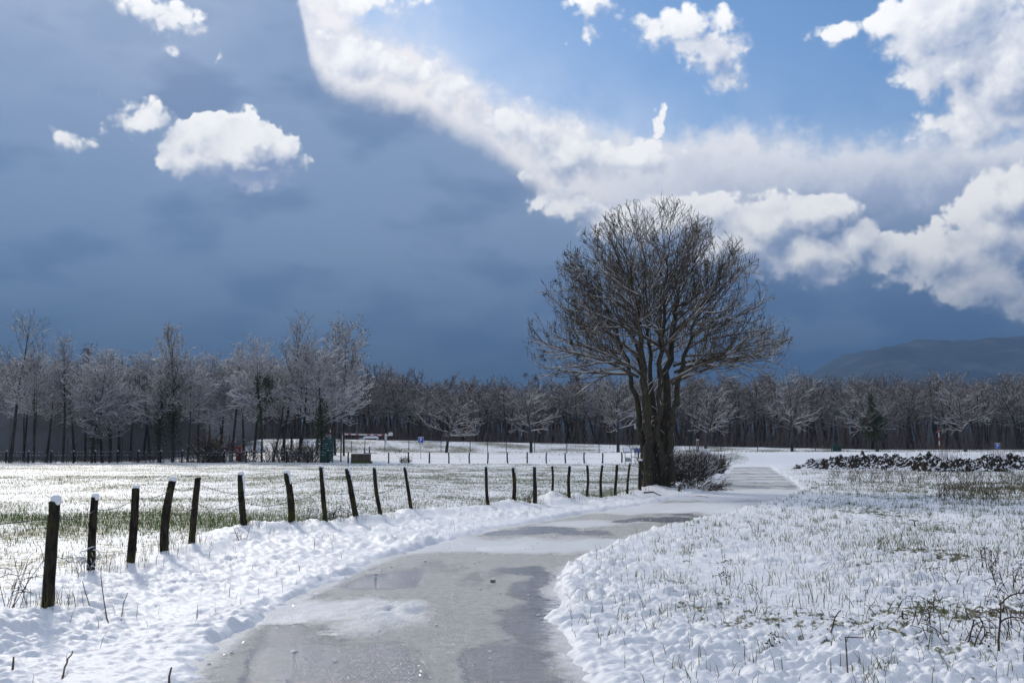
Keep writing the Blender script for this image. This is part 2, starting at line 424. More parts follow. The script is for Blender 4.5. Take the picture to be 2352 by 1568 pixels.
class MB:
    """collects simple solids, linked as one mesh object"""
    def __init__(s): s.bm = bmesh.new()
    def box(s, c, size, rot=None, bev=0.0):
        r = bmesh.ops.create_cube(s.bm, size=1.0); vs = r['verts']
        bmesh.ops.scale(s.bm, vec=size, verts=vs)
        if bev:
            es = list({e for v in vs for e in v.link_edges})
            nb = bmesh.ops.bevel(s.bm, geom=es, offset=bev, segments=1, affect='EDGES'); vs = list({v for f in nb['faces'] for v in f.verts} | {v for v in vs if v.is_valid})
        if rot is not None: bmesh.ops.rotate(s.bm, verts=vs, cent=(0, 0, 0), matrix=rot)
        bmesh.ops.translate(s.bm, vec=c, verts=vs); return s
    def tube(s, a, b, r0, r1=None, k=10):
        a = Vector(a); b = Vector(b); d = b - a; r1 = r0 if r1 is None else r1
        r = bmesh.ops.create_cone(s.bm, cap_ends=True, segments=k, radius1=r0, radius2=r1, depth=d.length)
        q = Vector((0, 0, 1)).rotation_difference(d.normalized()).to_matrix()
        bmesh.ops.rotate(s.bm, verts=r['verts'], cent=(0, 0, 0), matrix=q)
        bmesh.ops.translate(s.bm, vec=(a + b) / 2, verts=r['verts']); return s
    def ball(s, c, rad, sub=2, jit=0.0, rng=random):
        r = bmesh.ops.create_icosphere(s.bm, subdivisions=sub, radius=1.0)
        for v in r['verts']:
            k = 1 + jit * (rng.random() - 0.5)
            v.co = Vector((v.co.x * rad[0] * k, v.co.y * rad[1] * k, v.co.z * rad[2] * k)) + Vector(c)
        return s
    def build(s, name, m, parent=None, smooth=False):
        me = bpy.data.meshes.new(name); s.bm.to_mesh(me); s.bm.free()
        if smooth: me.polygons.foreach_set('use_smooth', np.ones(len(me.polygons), bool))
        return link(name, me, m, parent)

def tubes(polys, k):
    """polys: list of (points, radii) -> vertices, quads of k-sided tubes"""
    polys = [q for q in polys if len(q[0]) > 1]
    if not polys: return np.zeros((0, 3)), np.zeros((0, 4), int)
    P = np.array([tuple(p) for q in polys for p in q[0]], float); Rr = np.array([r for q in polys for r in q[1]], float)
    ln = np.array([len(q[0]) for q in polys]); start = np.concatenate(([0], np.cumsum(ln)[:-1]))
    last = np.zeros(len(P), bool); last[start + ln - 1] = True
    first = np.zeros(len(P), bool); first[start] = True
    nx = np.where(last[:, None], P, np.roll(P, -1, 0)); pv = np.where(first[:, None], P, np.roll(P, 1, 0))
    T = nx - pv; T /= np.linalg.norm(T, axis=1)[:, None] + 1e-9
    ref = np.repeat(np.array([[0.31, 0.93, 0.11]]), len(P), 0)
    U = np.cross(T, ref); nrm = np.linalg.norm(U, axis=1)[:, None]; U = np.where(nrm < 0.05, np.array([[0, 0, 1.0]]), U / (nrm + 1e-9))
    W = np.cross(T, U)
    a = np.arange(k) * 2 * math.pi / k
    V = P[:, None, :] + Rr[:, None, None] * (np.cos(a)[None, :, None] * U[:, None, :] + np.sin(a)[None, :, None] * W[:, None, :])
    i = np.nonzero(~last)[0]; j = np.arange(k); j2 = (j + 1) % k
    Q = np.stack([i[:, None] * k + j, i[:, None] * k + j2, (i[:, None] + 1) * k + j2, (i[:, None] + 1) * k + j], -1).reshape(-1, 4)
    return V.reshape(-1, 3), Q
def snow_ridges(polys, thick, rng, cover=0.8, smin=0.012, smax=0.09):
    """snow lying along the upper side of branches"""
    out = []
    for pts, rad in polys:
        if len(pts) < 2: continue
        run = []; rr = []
        for i in range(len(pts)):
            a = pts[max(0, i - 1)]; b = pts[min(len(pts) - 1, i + 1)]; d = (b - a)
            L = d.length + 1e-6; hor = math.sqrt(max(0, 1 - (d.z / L) ** 2))
            ok = hor > 0.38 and rng.random() < cover
            if ok:
                s = min(smax, max(smin, rad[i] * thick)) * (0.45 + 0.55 * hor) * (0.7 + 0.6 * rng.random())
                run.append(pts[i] + Vector((0, 0, rad[i] * 0.55 + s * 0.45))); rr.append(s)
            if (not ok or i == len(pts) - 1) and run:
                if len(run) > 1: rr[0] *= 0.4; rr[-1] *= 0.4; out.append((run, rr))
                run = []; rr = []
    return out
def join_vf(parts):
    Vs, Fs, o = [], [], 0
    for v, f in parts:
        if len(f) == 0: continue
        Vs.append(v); Fs.append(f + o); o += len(v)
    return np.concatenate(Vs), np.concatenate(Fs)

# ------------------------------------------------------------------ terrain
PE = [(7.02, -2.24, .54), (7.92, -2.37, .43), (8.86, -2.42, .39), (10.07, -2.40, .38), (11.65, -2.25, .44), (13.8, -2.1, .72), (15.6, -1.75, 1.15), (17.8, -1.2, 1.85),
      (20.8, -.24, 2.98), (24.2, 1.33, 4.76), (28.9, 3.5, 6.9), (34.3, 5.83, 9.47), (42.1, 8.65, 12.2), (54.5, 11.56, 15.2), (77, 16.9, 20.4), (103, 23.2, 26.6), (106, 23.8, 27.3)]
PE = [(-40, -1.6, 1.3), (0, -1.75, 1.15), (4, -2.05, .85)] + PE
PY = np.array([p[0] for p in PE]); PL = np.array([p[1] for p in PE]); PR = np.array([p[2] for p in PE])
def path_lr(y): return np.interp(y, PY, PL), np.interp(y, PY, PR)
FENCE = [((130, 1150), (110, 1397), 28), ((221, 1141), (209, 1315), 20.5), ((313, 1121), (299, 1303), 20), ((398, 1104), (377, 1270), 21), ((457, 1097), (440, 1253), 15.5), ((553, 1090), (562, 1215), 17),
         ((657, 1087), (670, 1203), 17.5), ((737.5, 1073), (748, 1198), 12.5), ((797, 1078), (818.5, 1194), 15), ((860.6, 1074), (877, 1190), 10.5), ((930, 1073), (945.5, 1177), 10),
         ((1117, 1072), (1120.8, 1162), 8.5), ((1178.6, 1074), (1179, 1154), 9.5), ((1228, 1072), (1228.7, 1154), 10), ((1268.5, 1070), (1267, 1142), 6.5), ((1308.8, 1070), (1308, 1148.6), 8.5),
         ((1349, 1068), (1347, 1141), 7), ((1384, 1067.5), (1381, 1139), 6.5), ((1417.5, 1067), (1412, 1137), 7.5), ((1446.7, 1064), (1440.5, 1135), 6.5), ((1471.6, 1057.7), (1470, 1124), 8.5)]
FB = [at(b[0], b[1], ground_y(b[1], .13)) for _, b, _ in FENCE]
FBs = sorted([(p.y, p.x) for p in FB])
FY = np.array([-20.0, 5.0] + [q[0] for q in FBs] + [60.0, 110.0]); FX = np.array([-6.0, -5.2] + [q[1] for q in FBs] + [12.0, 27.0])
def fence_x(y): return np.interp(y, FY, FX)
def road_z(x): return np.clip(2.72 - 0.0195 * x, 1.55, 3.3)
def terrain(x, y):
    sm = sst(x, 9, 20); st = 117 + (104 - 117) * sm; wd = 22 + (9.5 - 22) * sm
    right = 1.1 + 0.15 * sm
    rise = sst(y, st, st + wd) * right
    keep = np.maximum(sst(x, -52, -40), sst(y, 150, 172))
    z = rise * keep
    z = z + (road_z(x) - right) * sst(y, 152, 161) * keep
    return z + 0.05 * pnoise(x / 9, y / 9, 3) * sst(y, 10, 30)
def ground(x, y):
    """height of the snow, and how much vegetation shows"""
    x = np.asarray(x, float); y = np.asarray(y, float)
    z = terrain(x, y)
    L, Rr = path_lr(y); r = np.hypot(x, y)
    wob = 0.16 * pnoise(x * 1.3, y * 1.3, 5) + 0.10 * pnoise(x * 4, y * 4, 6)
    dl = L - x + wob; dr = x - Rr + wob                       # distance outside the path
    out = np.maximum(dl, dr); out = np.where(y > 104, 2.0, out)
    fx = fence_x(y); df = x - fx
    left_field = sst(-df, 0.1, 0.9); right_side = (dr > 0)
    # pillowy lumps
    b1 = np.abs(pnoise(x * 2.1, y * 2.6, 11)); b2 = np.abs(pnoise(x * 5.0, y * 6.2, 12)); b3 = np.abs(pnoise(x * 11, y * 13, 13)); b0 = np.abs(pnoise(x * .9, y * 1.0, 14))
    lump = 0.040 * b0 + 0.036 * b1 + 0.050 * b2 + 0.036 * b3 + 0.022 * fbm(x * 2.4, y * 3.4, 15, 3)
    amp = np.where(right_side, 1.15, 1.2) * (.72 + .85 * np.clip(pnoise(x / 1.9, y / 2.3, 16) + .25, -.35, 1))
    amp = amp * (1 - 0.62 * left_field)
    amp = amp * (1 - 0.55 * sst(y, 60, 120))
    rim = sst(out, -0.14, 0.26)
    ridge = 0.13 * np.exp(-(df / 0.55) ** 2) * sst(y, -5, 6) * (1 - sst(y, 44, 55)) * (0.4 + 0.9 * np.abs(pnoise(y * 0.9, x * 0.3, 21)) * 1.6)
    z = z + rim * (0.020 + amp * lump) + ridge * rim
    z = np.where(out < 0.22, z * 1.0 - 0.09 * (1 - rim), z)
    # vegetation
    patch = 0.5 + 0.9 * fbm(x / 2.6, y / 3.8, 31, 3)
    wv = 1.2 * pnoise(x / 5, y / 5, 34)                       # strips of bare crop
    strip = (np.exp(-((y - 21.2 + .1 * x + wv) / 2.0) ** 2) * sst(-x, 2.5, 6) + .6 * np.exp(-((y - 36 + wv) / 1.6) ** 2) * sst(x, -1, 2)) * (0.6 + 0.8 * pnoise(x / 1.6, y / 1.4, 33) + 0.3)
    s2 = y - 78 + 0.12 * x; strip2 = 0.6 * np.exp(-(s2 / 5) ** 2) + 0.5 * np.exp(-((y - 52 + .2 * x) / 3.5) ** 2)
    vf = np.clip(0.52 + 0.34 * patch + 0.55 * strip + 0.3 * strip2, 0, 1) * left_field * (1 - sst(y, 112, 120))
    vr = np.clip(0.30 + 0.5 * (patch - 0.35) + 0.25 * sst(y, 18, 45), 0, 0.85) * right_side * sst(out, 0.5, 1.6)
    vr = vr * (1 - sst(y, 98, 104))
    vb = 0.32 * sst(y, 118, 121) * (1 - sst(y, 150, 152)) + 1.0 * sst(y, 149, 151) * (1 - sst(y, 160, 161)) * (.5 + .8 * pnoise(x / 6, y / 3, 37) + .3) + 0.3 * sst(y, 161, 165)
    berm = sst(x, 12, 20) * sst(y, 103, 104) * (1 - sst(y, 140, 150))
    veg = np.maximum(np.maximum(vf, vr), vb * (1 - 0.6 * berm)) * sst(out, 0.1, 0.5)
    return z, np.clip(veg, 0, 1), np.clip(strip, 0, 1) * left_field
def gz(x, y): return float(ground(np.array([x]), np.array([y]))[0][0])

def build_ground():
    f0 = F * 1024 / 2352
    rr = [0.0, 0.8, 1.6, 2.4, 3.2, 4.0, 4.6, 5.1, 5.5]
    r = 5.5
    while r < 178:
        r += min(max(r * r / (f0 * EYE) / 1.9, 0.02), 1.1); rr.append(r)
    while r < 6800: r *= 1.16; rr.append(r)
    rr = np.array(rr)
    fine = np.linspace(-32, 32, 520); coarse_r = np.linspace(33, 180, 60)[1:]; coarse_l = np.linspace(-180, -33, 60)[:-1]
    an = np.radians(np.concatenate((coarse_l, fine, coarse_r)))
    A, Q = np.meshgrid(an, rr)
    X = np.sin(A) * Q; Y = np.cos(A) * Q
    Z, veg, _ = ground(X, Y)
    n, m = X.shape
    V = np.stack([X, Y, Z], -1).reshape(-1, 3)
    i = np.arange(n - 1)[:, None] * m; j = np.arange(m - 1)[None, :]
    q = np.stack([i + j, i + j + 1, i + m + j + 1, i + m + j], -1).reshape(-1, 4)[:, ::-1]
    me = np_mesh('ground', V, q)
    set_attr(me, 'veg', veg.ravel())
    o = link('ground', me, 'snow_ground'); tag(o, kind='structure')
build_ground()

def build_path():
    ys = [-30.0, -10, 0, 3, 5, 6]
    y = 6.0
    while y < 106: y += min(max(y * y / (983 * EYE) / 1.3, 0.03), 0.5); ys.append(y)
    ys = np.array(ys); us = np.linspace(0, 1, 130)
    L, Rr = path_lr(ys)
    Yg = np.repeat(ys[:, None], len(us), 1); Xg = (L - 0.5)[:, None] + us[None, :] * (Rr - L + 1.0)[:, None]
    U = (Xg - L[:, None]) / (Rr - L)[:, None]
    w = 0.35 * fbm(Xg * .9, Yg * .6, 41, 3)
    s = np.zeros_like(Xg)
    def patch(d0, d1, u0, u1, k=1.0, soft=0.5):
        sy = soft * (1 + d0 * 0.03)
        return k * sst(Yg + w * 1.2 * (1 + d0 * .03), d0 - sy, d0 + sy) * (1 - sst(Yg + w * 1.2 * (1 + d0 * .03), d1 - sy, d1 + sy)) * sst(U + w * .3, u0 - .15, u0 + .15) * (1 - sst(U + w * .3, u1 - .15, u1 + .15))
    for a in ((9.4, 11.0, -.6, .58), (10.0, 11.3, .2, .55, .4), (15.9, 18.6, -.5, 1.5, .95), (21.5, 23.0, .08, .62), (25.6, 31.5, -.5, 1.5), (32.5, 41.5, -.5, 1.5, .93), (50.5, 52.0, .25, 1.1, .95), (56, 57.6, -.2, 1.2, .85), (62, 64, -.2, 1.2, .9), (70, 73, -.2, 1.2, .8), (80, 83, -.2, 1.2, .9), (92, 110, -.5, 1.5)):
        s = np.maximum(s, patch(*a))
    edge = np.maximum(np.exp(-np.maximum(U, 0) * (Rr - L)[:, None] / .16), np.exp(-np.maximum(1 - U, 0) * (Rr - L)[:, None] / .22))
    s = np.maximum(s, np.clip(.62 * edge + .5 * w * edge, 0, 1))
    Z = terrain(Xg, Yg) - 0.008
    lump = np.abs(pnoise(Xg * 2.6, Yg * 3.2, 51)) * .10 + np.abs(pnoise(Xg * 6, Yg * 8, 52)) * .04
    core = np.exp(-(((Xg + 1.05) / .55) ** 2 + ((Yg - 10.2) / 1.1) ** 2))
    Z = Z + s * (0.004 + lump * (0.12 + 1.1 * core + 0.25 * sst(Yg, 24, 30)))
    n, m = Xg.shape
    V = np.stack([Xg, Yg, Z], -1).reshape(-1, 3)
    i = np.arange(n - 1)[:, None] * m; j = np.arange(m - 1)[None, :]
    q = np.stack([i + j, i + j + 1, i + m + j + 1, i + m + j], -1).reshape(-1, 4)
    me = np_mesh('path', V, q); set_attr(me, 'snow', s.ravel())
    wet = np.zeros_like(Xg)
    for a in ((6.0, 8.9, .12, .50, 1, .35), (5.0, 8.6, .70, 1.0, 1, .4), (8.4, 14.2, .84, 1.0, 1, .5), (11.8, 13.6, .10, .38, 1, .3), (13.0, 14.6, .72, .95, 1, .3), (19.6, 21.4, .05, .45, 1, .3), (22.8, 24.6, .5, .95, 1, .3)): wet = np.maximum(wet, patch(*a))
    set_attr(me, 'wet', wet.ravel())
    tag(link('path', me, 'icy_asphalt'), kind='structure')
build_path()

def build_road():
    xs = np.linspace(-160, 260, 211); ys = np.array([160.8, 162, 164, 166, 167.4])
    X, Y = np.meshgrid(xs, ys)
    Z = ground(X, Y)[0]; Z = np.repeat(Z.max(0)[None], len(ys), 0) + 0.05
    n, m = X.shape; i = np.arange(n - 1)[:, None] * m; j = np.arange(m - 1)[None, :]
    q = np.stack([i + j, i + j + 1, i + m + j + 1, i + m + j], -1).reshape(-1, 4)
    V = np.stack([X, Y, Z], -1).reshape(-1, 3)
    # a real edge on the near side
    e = np.stack([X[0], Y[0], Z[0] - 0.2], -1); V = np.concatenate((V, e)); b = n * m
    jj = np.arange(m - 1); q2 = np.stack([b + jj, b + jj + 1, jj + 1, jj], -1)
    tag(link('road', np_mesh('road', V, np.concatenate((q, q2)), False), 'asphalt'), kind='structure')
build_road()

def build_hill():
    xs = np.linspace(0, 1, 90); ys = np.linspace(0, 1, 40)
    prof = [(1500, 1032), (1780, 925), (1850, 870), (1960, 815), (2060, 795), (2160, 787), (2250, 785), (2340, 788), (2500, 760), (2800, 800), (3300, 960), (3700, 1032)]
    D = 5000.0
    ax = np.array([at(p, 1032, D).x for p, _ in prof]); ah = np.array([max(0, at(CX, q, D).z) for _, q in prof])
    X = np.interp(xs, np.linspace(0, 1, len(ax)), ax)
    Xg, T = np.meshgrid(X, ys)
    top = np.interp(Xg, ax, ah)
    Yg = D - 1500 + T * 3000
    sh = np.sin(np.clip(T, 0, 1) * math.pi) ** 0.8
    Z = top * sh * (1 + 0.10 * fbm(Xg / 500, Yg / 500, 61, 5)) - 2
    n, m = Xg.shape; i = np.arange(n - 1)[:, None] * m; j = np.arange(m - 1)[None, :]
    q = np.stack([i + j, i + j + 1, i + m + j + 1, i + m + j], -1).reshape(-1, 4)
    tag(link('hill', np_mesh('hill', np.stack([Xg, Yg, Z], -1).reshape(-1, 3), q), 'hill_forest'), kind='structure')
build_hill()

def build_haze():
    m = bpy.data.materials.new('haze'); m.use_nodes = True; t = m.node_tree; t.nodes.clear()
    v = t.nodes.new('ShaderNodeVolumePrincipled'); o = t.nodes.new('ShaderNodeOutputMaterial')
    v.inputs['Color'].default_value = HAZE_COLOR; v.inputs['Density'].default_value = HAZE_DENSITY; v.inputs['Anisotropy'].default_value = 0.0
    t.links.new(v.outputs[0], o.inputs['Volume'])
    MATS['haze'] = m
    o = MB().box((0, 0, 640 / 2 - 3), (17000, 17000, 640)).build('haze', 'haze'); tag(o, 'thin blue winter air over the whole valley', 'haze', kind='stuff')
build_haze()

# ------------------------------------------------------------------ trees
UP = Vector((0, 0, 1))
def perp(d, rng):
    v = Vector((rng.gauss(0, 1), rng.gauss(0, 1), rng.gauss(0, 1)))
    v = v - d * v.dot(d)
    return v.normalized() if v.length > 1e-4 else Vector((1, 0, 0))
def run(rng, p, d, L, r0, r1, n, up, wig, droop=0.0):
    pts = [p.copy()]; rad = [r0]; d = d.copy(); st = L / n
    for i in range(n):
        t = (i + 1) / n
        d = d + UP * (up * (t if droop else 1) - droop * (1 - t)) / n + perp(d, rng) * wig * rng.random()
        d.normalize(); p = p + d * st
        pts.append(p.copy()); rad.append(r0 + (r1 - r0) * t)
    return pts, rad
def along(poly, t):
    pts, rad = poly; f = t * (len(pts) - 1); i = min(int(f), len(pts) - 2); k = f - i
    return pts[i].lerp(pts[i + 1], k), (pts[i + 1] - pts[i]).normalized(), rad[i] + (rad[i + 1] - rad[i]) * k
def ramify(rng, poly, level, cfg, out, length):
    """side branches of a branch, down to the finest twigs"""
    c = cfg[level]
    n = max(c.get('min', 1), int(length * c['dens'] * (0.8 + 0.4 * rng.random())))
    for i in range(n):
        t = c.get('t0', 0.15) + (1 - c.get('t0', 0.15)) * (i + rng.random()) / n; t = min(t, 0.995)
        p, d, r = along(poly, t)
        ax = perp(d, rng)
        a = R(c['ang'] * (0.7 + 0.6 * rng.random()))
        nd = (d * math.cos(a) + ax * math.sin(a) + UP * c.get('upb', 0.15)).normalized()
        L = length * c['ratio'] * (1.15 - 0.65 * t) * (0.6 + 0.7 * rng.random())
        L = min(max(L, c['lmin']), c.get('lmax', 99))
        r0 = min(r * 0.75, c['r']); r0 = max(r0, c['rmin'])
        q = run(rng, p, nd, L, r0, c['rmin'] * 0.8, max(2, int(L / c['seg'])), c['up'], c['wig'], c.get('droop', 0))
        out[level].append(q)
        if level + 1 < len(cfg): ramify(rng, q, level + 1, cfg, out, L)
def tree_object(name, loc, trunk_polys, limb_polys, twig_polys, snow_polys, label, cat, group=None, bark='bark', twig='twig', kt=9, kl=5, kw=3, ks=4):
    root = empty(name, loc, label, cat, group)
    for q in trunk_polys:
        v, f = tubes([q], kt); link('trunk', np_mesh('trunk', v, f), bark, root)
    parts = []
    v, f = tubes(limb_polys, kl) if limb_polys else (np.zeros((0, 3)), np.zeros((0, 4), int)); parts.append((v, f))
    parts.append(tubes(twig_polys, kw))
    v, f = join_vf(parts); link('crown', np_mesh('crown', v, f), twig, root)
    if snow_polys:
        v, f = tubes(snow_polys, ks); link('snow_cover', np_mesh('snow_cover', v, f), 'frost', root)['kind'] = 'stuff'
    return root
def leaf_cloud(rng, centres, n, spread, size, name, m, parent, droop=0.0):
    """many small single leaves around given points"""
    cs = np.array([tuple(c) for c in centres]); rs = np.random.RandomState(rng.randrange(1 << 30))
    k = rs.randint(0, len(cs), n)
    p = cs[k] + rs.normal(0, 1, (n, 3)) * np.array(spread)
    u = rs.normal(0, 1, (n, 3)); u /= np.linalg.norm(u, axis=1)[:, None]
    w = np.cross(u, rs.normal(0, 1, (n, 3))); w /= np.linalg.norm(w, axis=1)[:, None]
    s = size * (0.6 + 0.8 * rs.rand(n, 1))
    V = np.stack([p - u * s, p + w * s * .55, p + u * s, p - w * s * .55], 1).reshape(-1, 3)
    q = np.arange(4 * n).reshape(-1, 4)
    o = link(name, np_mesh(name, V, q, False), m, parent); o['kind'] = 'stuff'
    return o
def bez(a, b, c, n): return [(a * (1 - t) ** 2 + b * 2 * t * (1 - t) + c * t * t) for t in [i / n for i in range(n + 1)]]

def main_tree():
    rng = random.Random(8)
    base = at(1508, 1119, 41.5); base.z = gz(base.x, base.y) - 0.05
    env = [(3.6, 3.2), (4.3, 5.2), (5.2, 5.5), (6.4, 5.35), (8, 4.9), (9.4, 4.25), (10.6, 3.3), (11.5, 2.2), (12.2, 1.0), (12.6, .1)]
    def envr(z): return float(np.interp(z, [e[0] for e in env], [e[1] for e in env]))
    stems = []
    spec = [(-.46, .1, -3.0, .8, 9.4, .18), (-.30, -.28, -1.6, -1.5, 10.9, .24), (-.05, .25, -.4, 1.2, 11.5, .15), (.10, -.3, .8, -.6, 11.6, .17), (.32, .15, 2.0, 1.0, 11.0, .25), (.50, -.12, 3.1, -1.0, 9.6, .19), (.2, .40, .8, 2.6, 10.2, .12), (-.2, .42, -1.5, 2.8, 9.7, .12)]
    for bx, by, tx, ty, tz, r in spec:
        a = Vector((bx, by, -0.1)); c = Vector((tx, ty, tz)); b = Vector((bx * 1.0 + tx * .03, by * 1.0 + ty * .03, tz * .62))
        pts = bez(a, b, c, 26); rad = []
        for i in range(len(pts)):
            t = i / 26; rad.append(max(.012, r * (1 - t) ** 1.15 * (1 + .5 * max(0, .12 - t) / .12)))
            if i: pts[i] = pts[i] + Vector((rng.gauss(0, .05), rng.gauss(0, .05), 0))
        stems.append((pts, rad))
    cfg = [dict(dens=2.9, ang=42, ratio=.46, lmin=.8, lmax=2.6, r=.034, rmin=.011, seg=.30, up=.35, wig=.17, upb=.10, t0=.14),
           dict(dens=3.6, ang=44, ratio=.46, lmin=.4, lmax=1.1, r=.016, rmin=.0095, seg=.24, up=.5, wig=.20, upb=.12, t0=.12),
           dict(dens=3.2, ang=46, ratio=.5, lmin=.2, lmax=.5, r=.011, rmin=.0085, seg=.2, up=.7, wig=.18, upb=.2, t0=.2)]
    lim = []; out = [[], [], []]
    for si, st in enumerate(stems):
        n = 19 if si < 6 else 13
        for i in range(n):
            t = .42 + .56 * (i + rng.random() * .8) / n
            p, d, r = along(st, t)
            outd = Vector((p.x, p.y, 0)) + Vector((rng.gauss(0, .9), rng.gauss(0, .9), 0)) * (0.6 if p.z < 7 else .9)
            if outd.length < .05: outd = Vector((rng.gauss(0, 1), rng.gauss(0, 1), 0))
            outd.normalize()
            low = max(0, min(1, (7.2 - p.z) / 3.2))
            pitch = R(36 - 26 * low + rng.uniform(-20, 20))
            nd = outd * math.cos(pitch) + UP * math.sin(pitch)
            # far enough to reach the outline of the crown
            L = .3
            while L < 6.5:
                e = p + nd * L + UP * (0.04 * L * L * (1 - low)) - UP * (.02 * L * L * low)
                if math.hypot(e.x, e.y) > envr(e.z) * (0.90 + .1 * rng.random()) or e.z > 12.2: break
                L += .15
            L = max(.5, L * rng.uniform(.72, 1.0))
            q = run(rng, p, nd, L, min(r * .6, .022 + .011 * L), .010, max(4, int(L / .28)), .55 if low < .3 else .62, .10, 0.0 if low < .3 else .55 * low)
            lim.append(q); ramify(rng, q, 0, cfg, out, L)
        # the tip of the stem itself
        tip = (st[0][14:], st[1][14:])
        ramify(rng, tip, 0, cfg, out, 4.2)
    # two long low arms, left and right, as in the photo
    for p, d, L in ((Vector((-.7, -.1, 4.5)), Vector((-1, -.25, .42)), 4.9), (Vector((-.8, .1, 4.9)), Vector((-1, .1, .45)), 4.8), (Vector((.7, .0, 4.2)), Vector((1, -.15, .52)), 5.2), (Vector((.8, -.2, 4.7)), Vector((1, .2, .42)), 4.9), (Vector((.6, -.2, 4.3)), Vector((.8, -.7, .5)), 4.6), (Vector((-.6, -.2, 4.6)), Vector((-.7, -.7, .5)), 4.4), (Vector((.8, .1, 5.0)), Vector((1, .0, .35)), 4.8)):
        q = run(rng, p, d.normalized(), L, .065, .010, 18, .95, .08, .9)
        lim.append(q); ramify(rng, q, 0, cfg, out, L)
    def trim(polys):
        res = []
        for pts, rad in polys:
            k = 0
            while k < len(pts) and math.hypot(pts[k].x, pts[k].y) <= envr(pts[k].z) * 1.04 + .12 * rng.random() and (pts[k].z > 3.3 or math.hypot(pts[k].x, pts[k].y) < 1.2): k += 1
            if k > 1: res.append((pts[:k], rad[:k]))
        return res
    out = [trim(o) for o in out]
    short = []                                      # short broken side shoots on the stems
    for st in stems[:6]:
        for i in range(7):
            p, d, r = along(st, rng.uniform(.03, .33)); a = rng.uniform(0, 6.28)
            short.append(run(rng, p, Vector((math.cos(a), math.sin(a), .35)).normalized(), rng.uniform(.3, 1.0), .02, .007, 4, .5, .2))
    tw = out[0] + out[1] + out[2] + short
    snow = snow_ridges(lim, 0.9, rng, .86, .02, .05) + snow_ridges(out[0], 1.1, rng, .80, .017, .035) + snow_ridges(out[1], 1.2, rng, .68, .014, .024) + snow_ridges(out[2], 1.2, rng, .35, .011, .016) + snow_ridges(short, 1.1, rng, .9, .02, .05)
    root = tree_object('bare_tree', base, stems, lim, tw, snow, 'tall bare multi-stemmed tree with a snow-dusted round crown beside the icy path', 'tree', kl=6)
    # seed bunches hanging in the left half
    cs = [q[0][-1] for q in out[1] if (q[0][-1].x < -2.2 and rng.random() < .20) or rng.random() < .02]
    rs = [c + Vector((0, 0, -.05)) for c in cs]
    leaf_cloud(rng, rs, len(rs) * 22, (.055, .055, .06), .032, 'seed_bunches', 'seed', root)
    return base
TREE_BASE = main_tree()

def forest_tree(seed, H, crown_from, spread, dens=1.0, rmin=.02, snow=1.0, lean=0.0, r0=None, forks=1, limb_up=.35, name='forest_tree', label=None, cat='tree', group=None, loc=(0, 0, 0), bark='wood_bark', twig='wood_twig', smin=.03, pitch0=35, levels=3, droop=0.0, twist=0.05, trunk_frac=1.0, limbs=17):
    rng = random.Random(seed)
    r0 = r0 or H * .014
    trunks = []
    for k in range(forks):
        d = Vector((math.sin(lean) + (rng.gauss(0, .09) if forks > 1 else 0), rng.gauss(0, .05), 1)).normalized()
        off = Vector((rng.gauss(0, .25), rng.gauss(0, .25), -.1)) if forks > 1 else Vector((0, 0, -.1))
        trunks.append(run(rng, off, d, H * trunk_frac * (1 if k == 0 else rng.uniform(.75, .95)), r0 * (1 if k == 0 else .8), rmin, 14, .15, twist))
    lim = []; out = [[], [], []]
    cfg = [dict(dens=2.0 * dens, ang=44, ratio=.46, lmin=.9, r=.05, rmin=rmin, seg=.5, up=limb_up, wig=.24, upb=.12, t0=.12),
           dict(dens=2.5 * dens, ang=46, ratio=.5, lmin=.55, r=.03, rmin=rmin * .8, seg=.42, up=limb_up, wig=.26, upb=.12, t0=.12),
           dict(dens=2.5 * dens, ang=46, ratio=.55, lmin=.35, lmax=.8, r=.02, rmin=rmin * .7, seg=.34, up=limb_up, wig=.26, upb=.1)][:levels]
    for tr in trunks:
        n = int(limbs / forks ** .5 + 2); a0 = rng.uniform(0, 6.28)
        for i in range(n):
            t = crown_from + (.98 - crown_from) * (i + rng.random() * .7) / n
            p, d, r = along(tr, t); a0 += 2.4 + rng.uniform(-.5, .5)
            s = (t - crown_from) / (1 - crown_from)
            pt = R(pitch0 + 35 * s + rng.uniform(-10, 10))
            nd = Vector((math.cos(a0) * math.cos(pt), math.sin(a0) * math.cos(pt), math.sin(pt)))
            L = spread * (1.05 - .62 * s) * rng.uniform(.7, 1.15) * (0.75 + .5 * math.sin(min(1, s * 2.2 + .35) * math.pi * .55))
            q = run(rng, p, nd, L, max(rmin, min(r * .6, .02 + L * .018)), rmin, max(4, int(L / .55)), limb_up, .16, droop)
            lim.append(q); ramify(rng, q, 0, cfg, out, L)
    tw = [q for o in out for q in o]
    sn = []
    if snow > 0:
        sn = snow_ridges(lim, .9, rng, min(1, .9 * snow), smin, .09) + snow_ridges(out[0], 1.0, rng, min(1, .85 * snow), smin * .9, .07)
        if levels > 1: sn += snow_ridges(out[1], 1.0, rng, min(.95, .75 * snow), smin * .8, .06)
        if levels > 2: sn += snow_ridges(out[2], 1.0, rng, min(.95, .75 * snow), smin * .75, .05)
    root = tree_object(name, loc, trunks, lim, tw, sn, label, cat, group, bark, twig, kt=7, kl=4, kw=3, ks=3)
    root['_tips'] = 0
    tips = [q[0][-1] for q in tw]; mids = [along(tr, t)[0] for tr in trunks for t in (.2, .3, .4, .5, .6, .7)]
    del root['_tips']
    return root, tips, mids, trunks

def copy_thing(root, loc, rz, sc, label=None):
    r = root.copy(); C.objects.link(r); r.location = loc; r.rotation_euler = (0, 0, rz); r.scale = sc
    if label: r['label'] = label
    for ch in list(root.children):
        c = ch.copy(); C.objects.link(c); c.parent = r
    return r

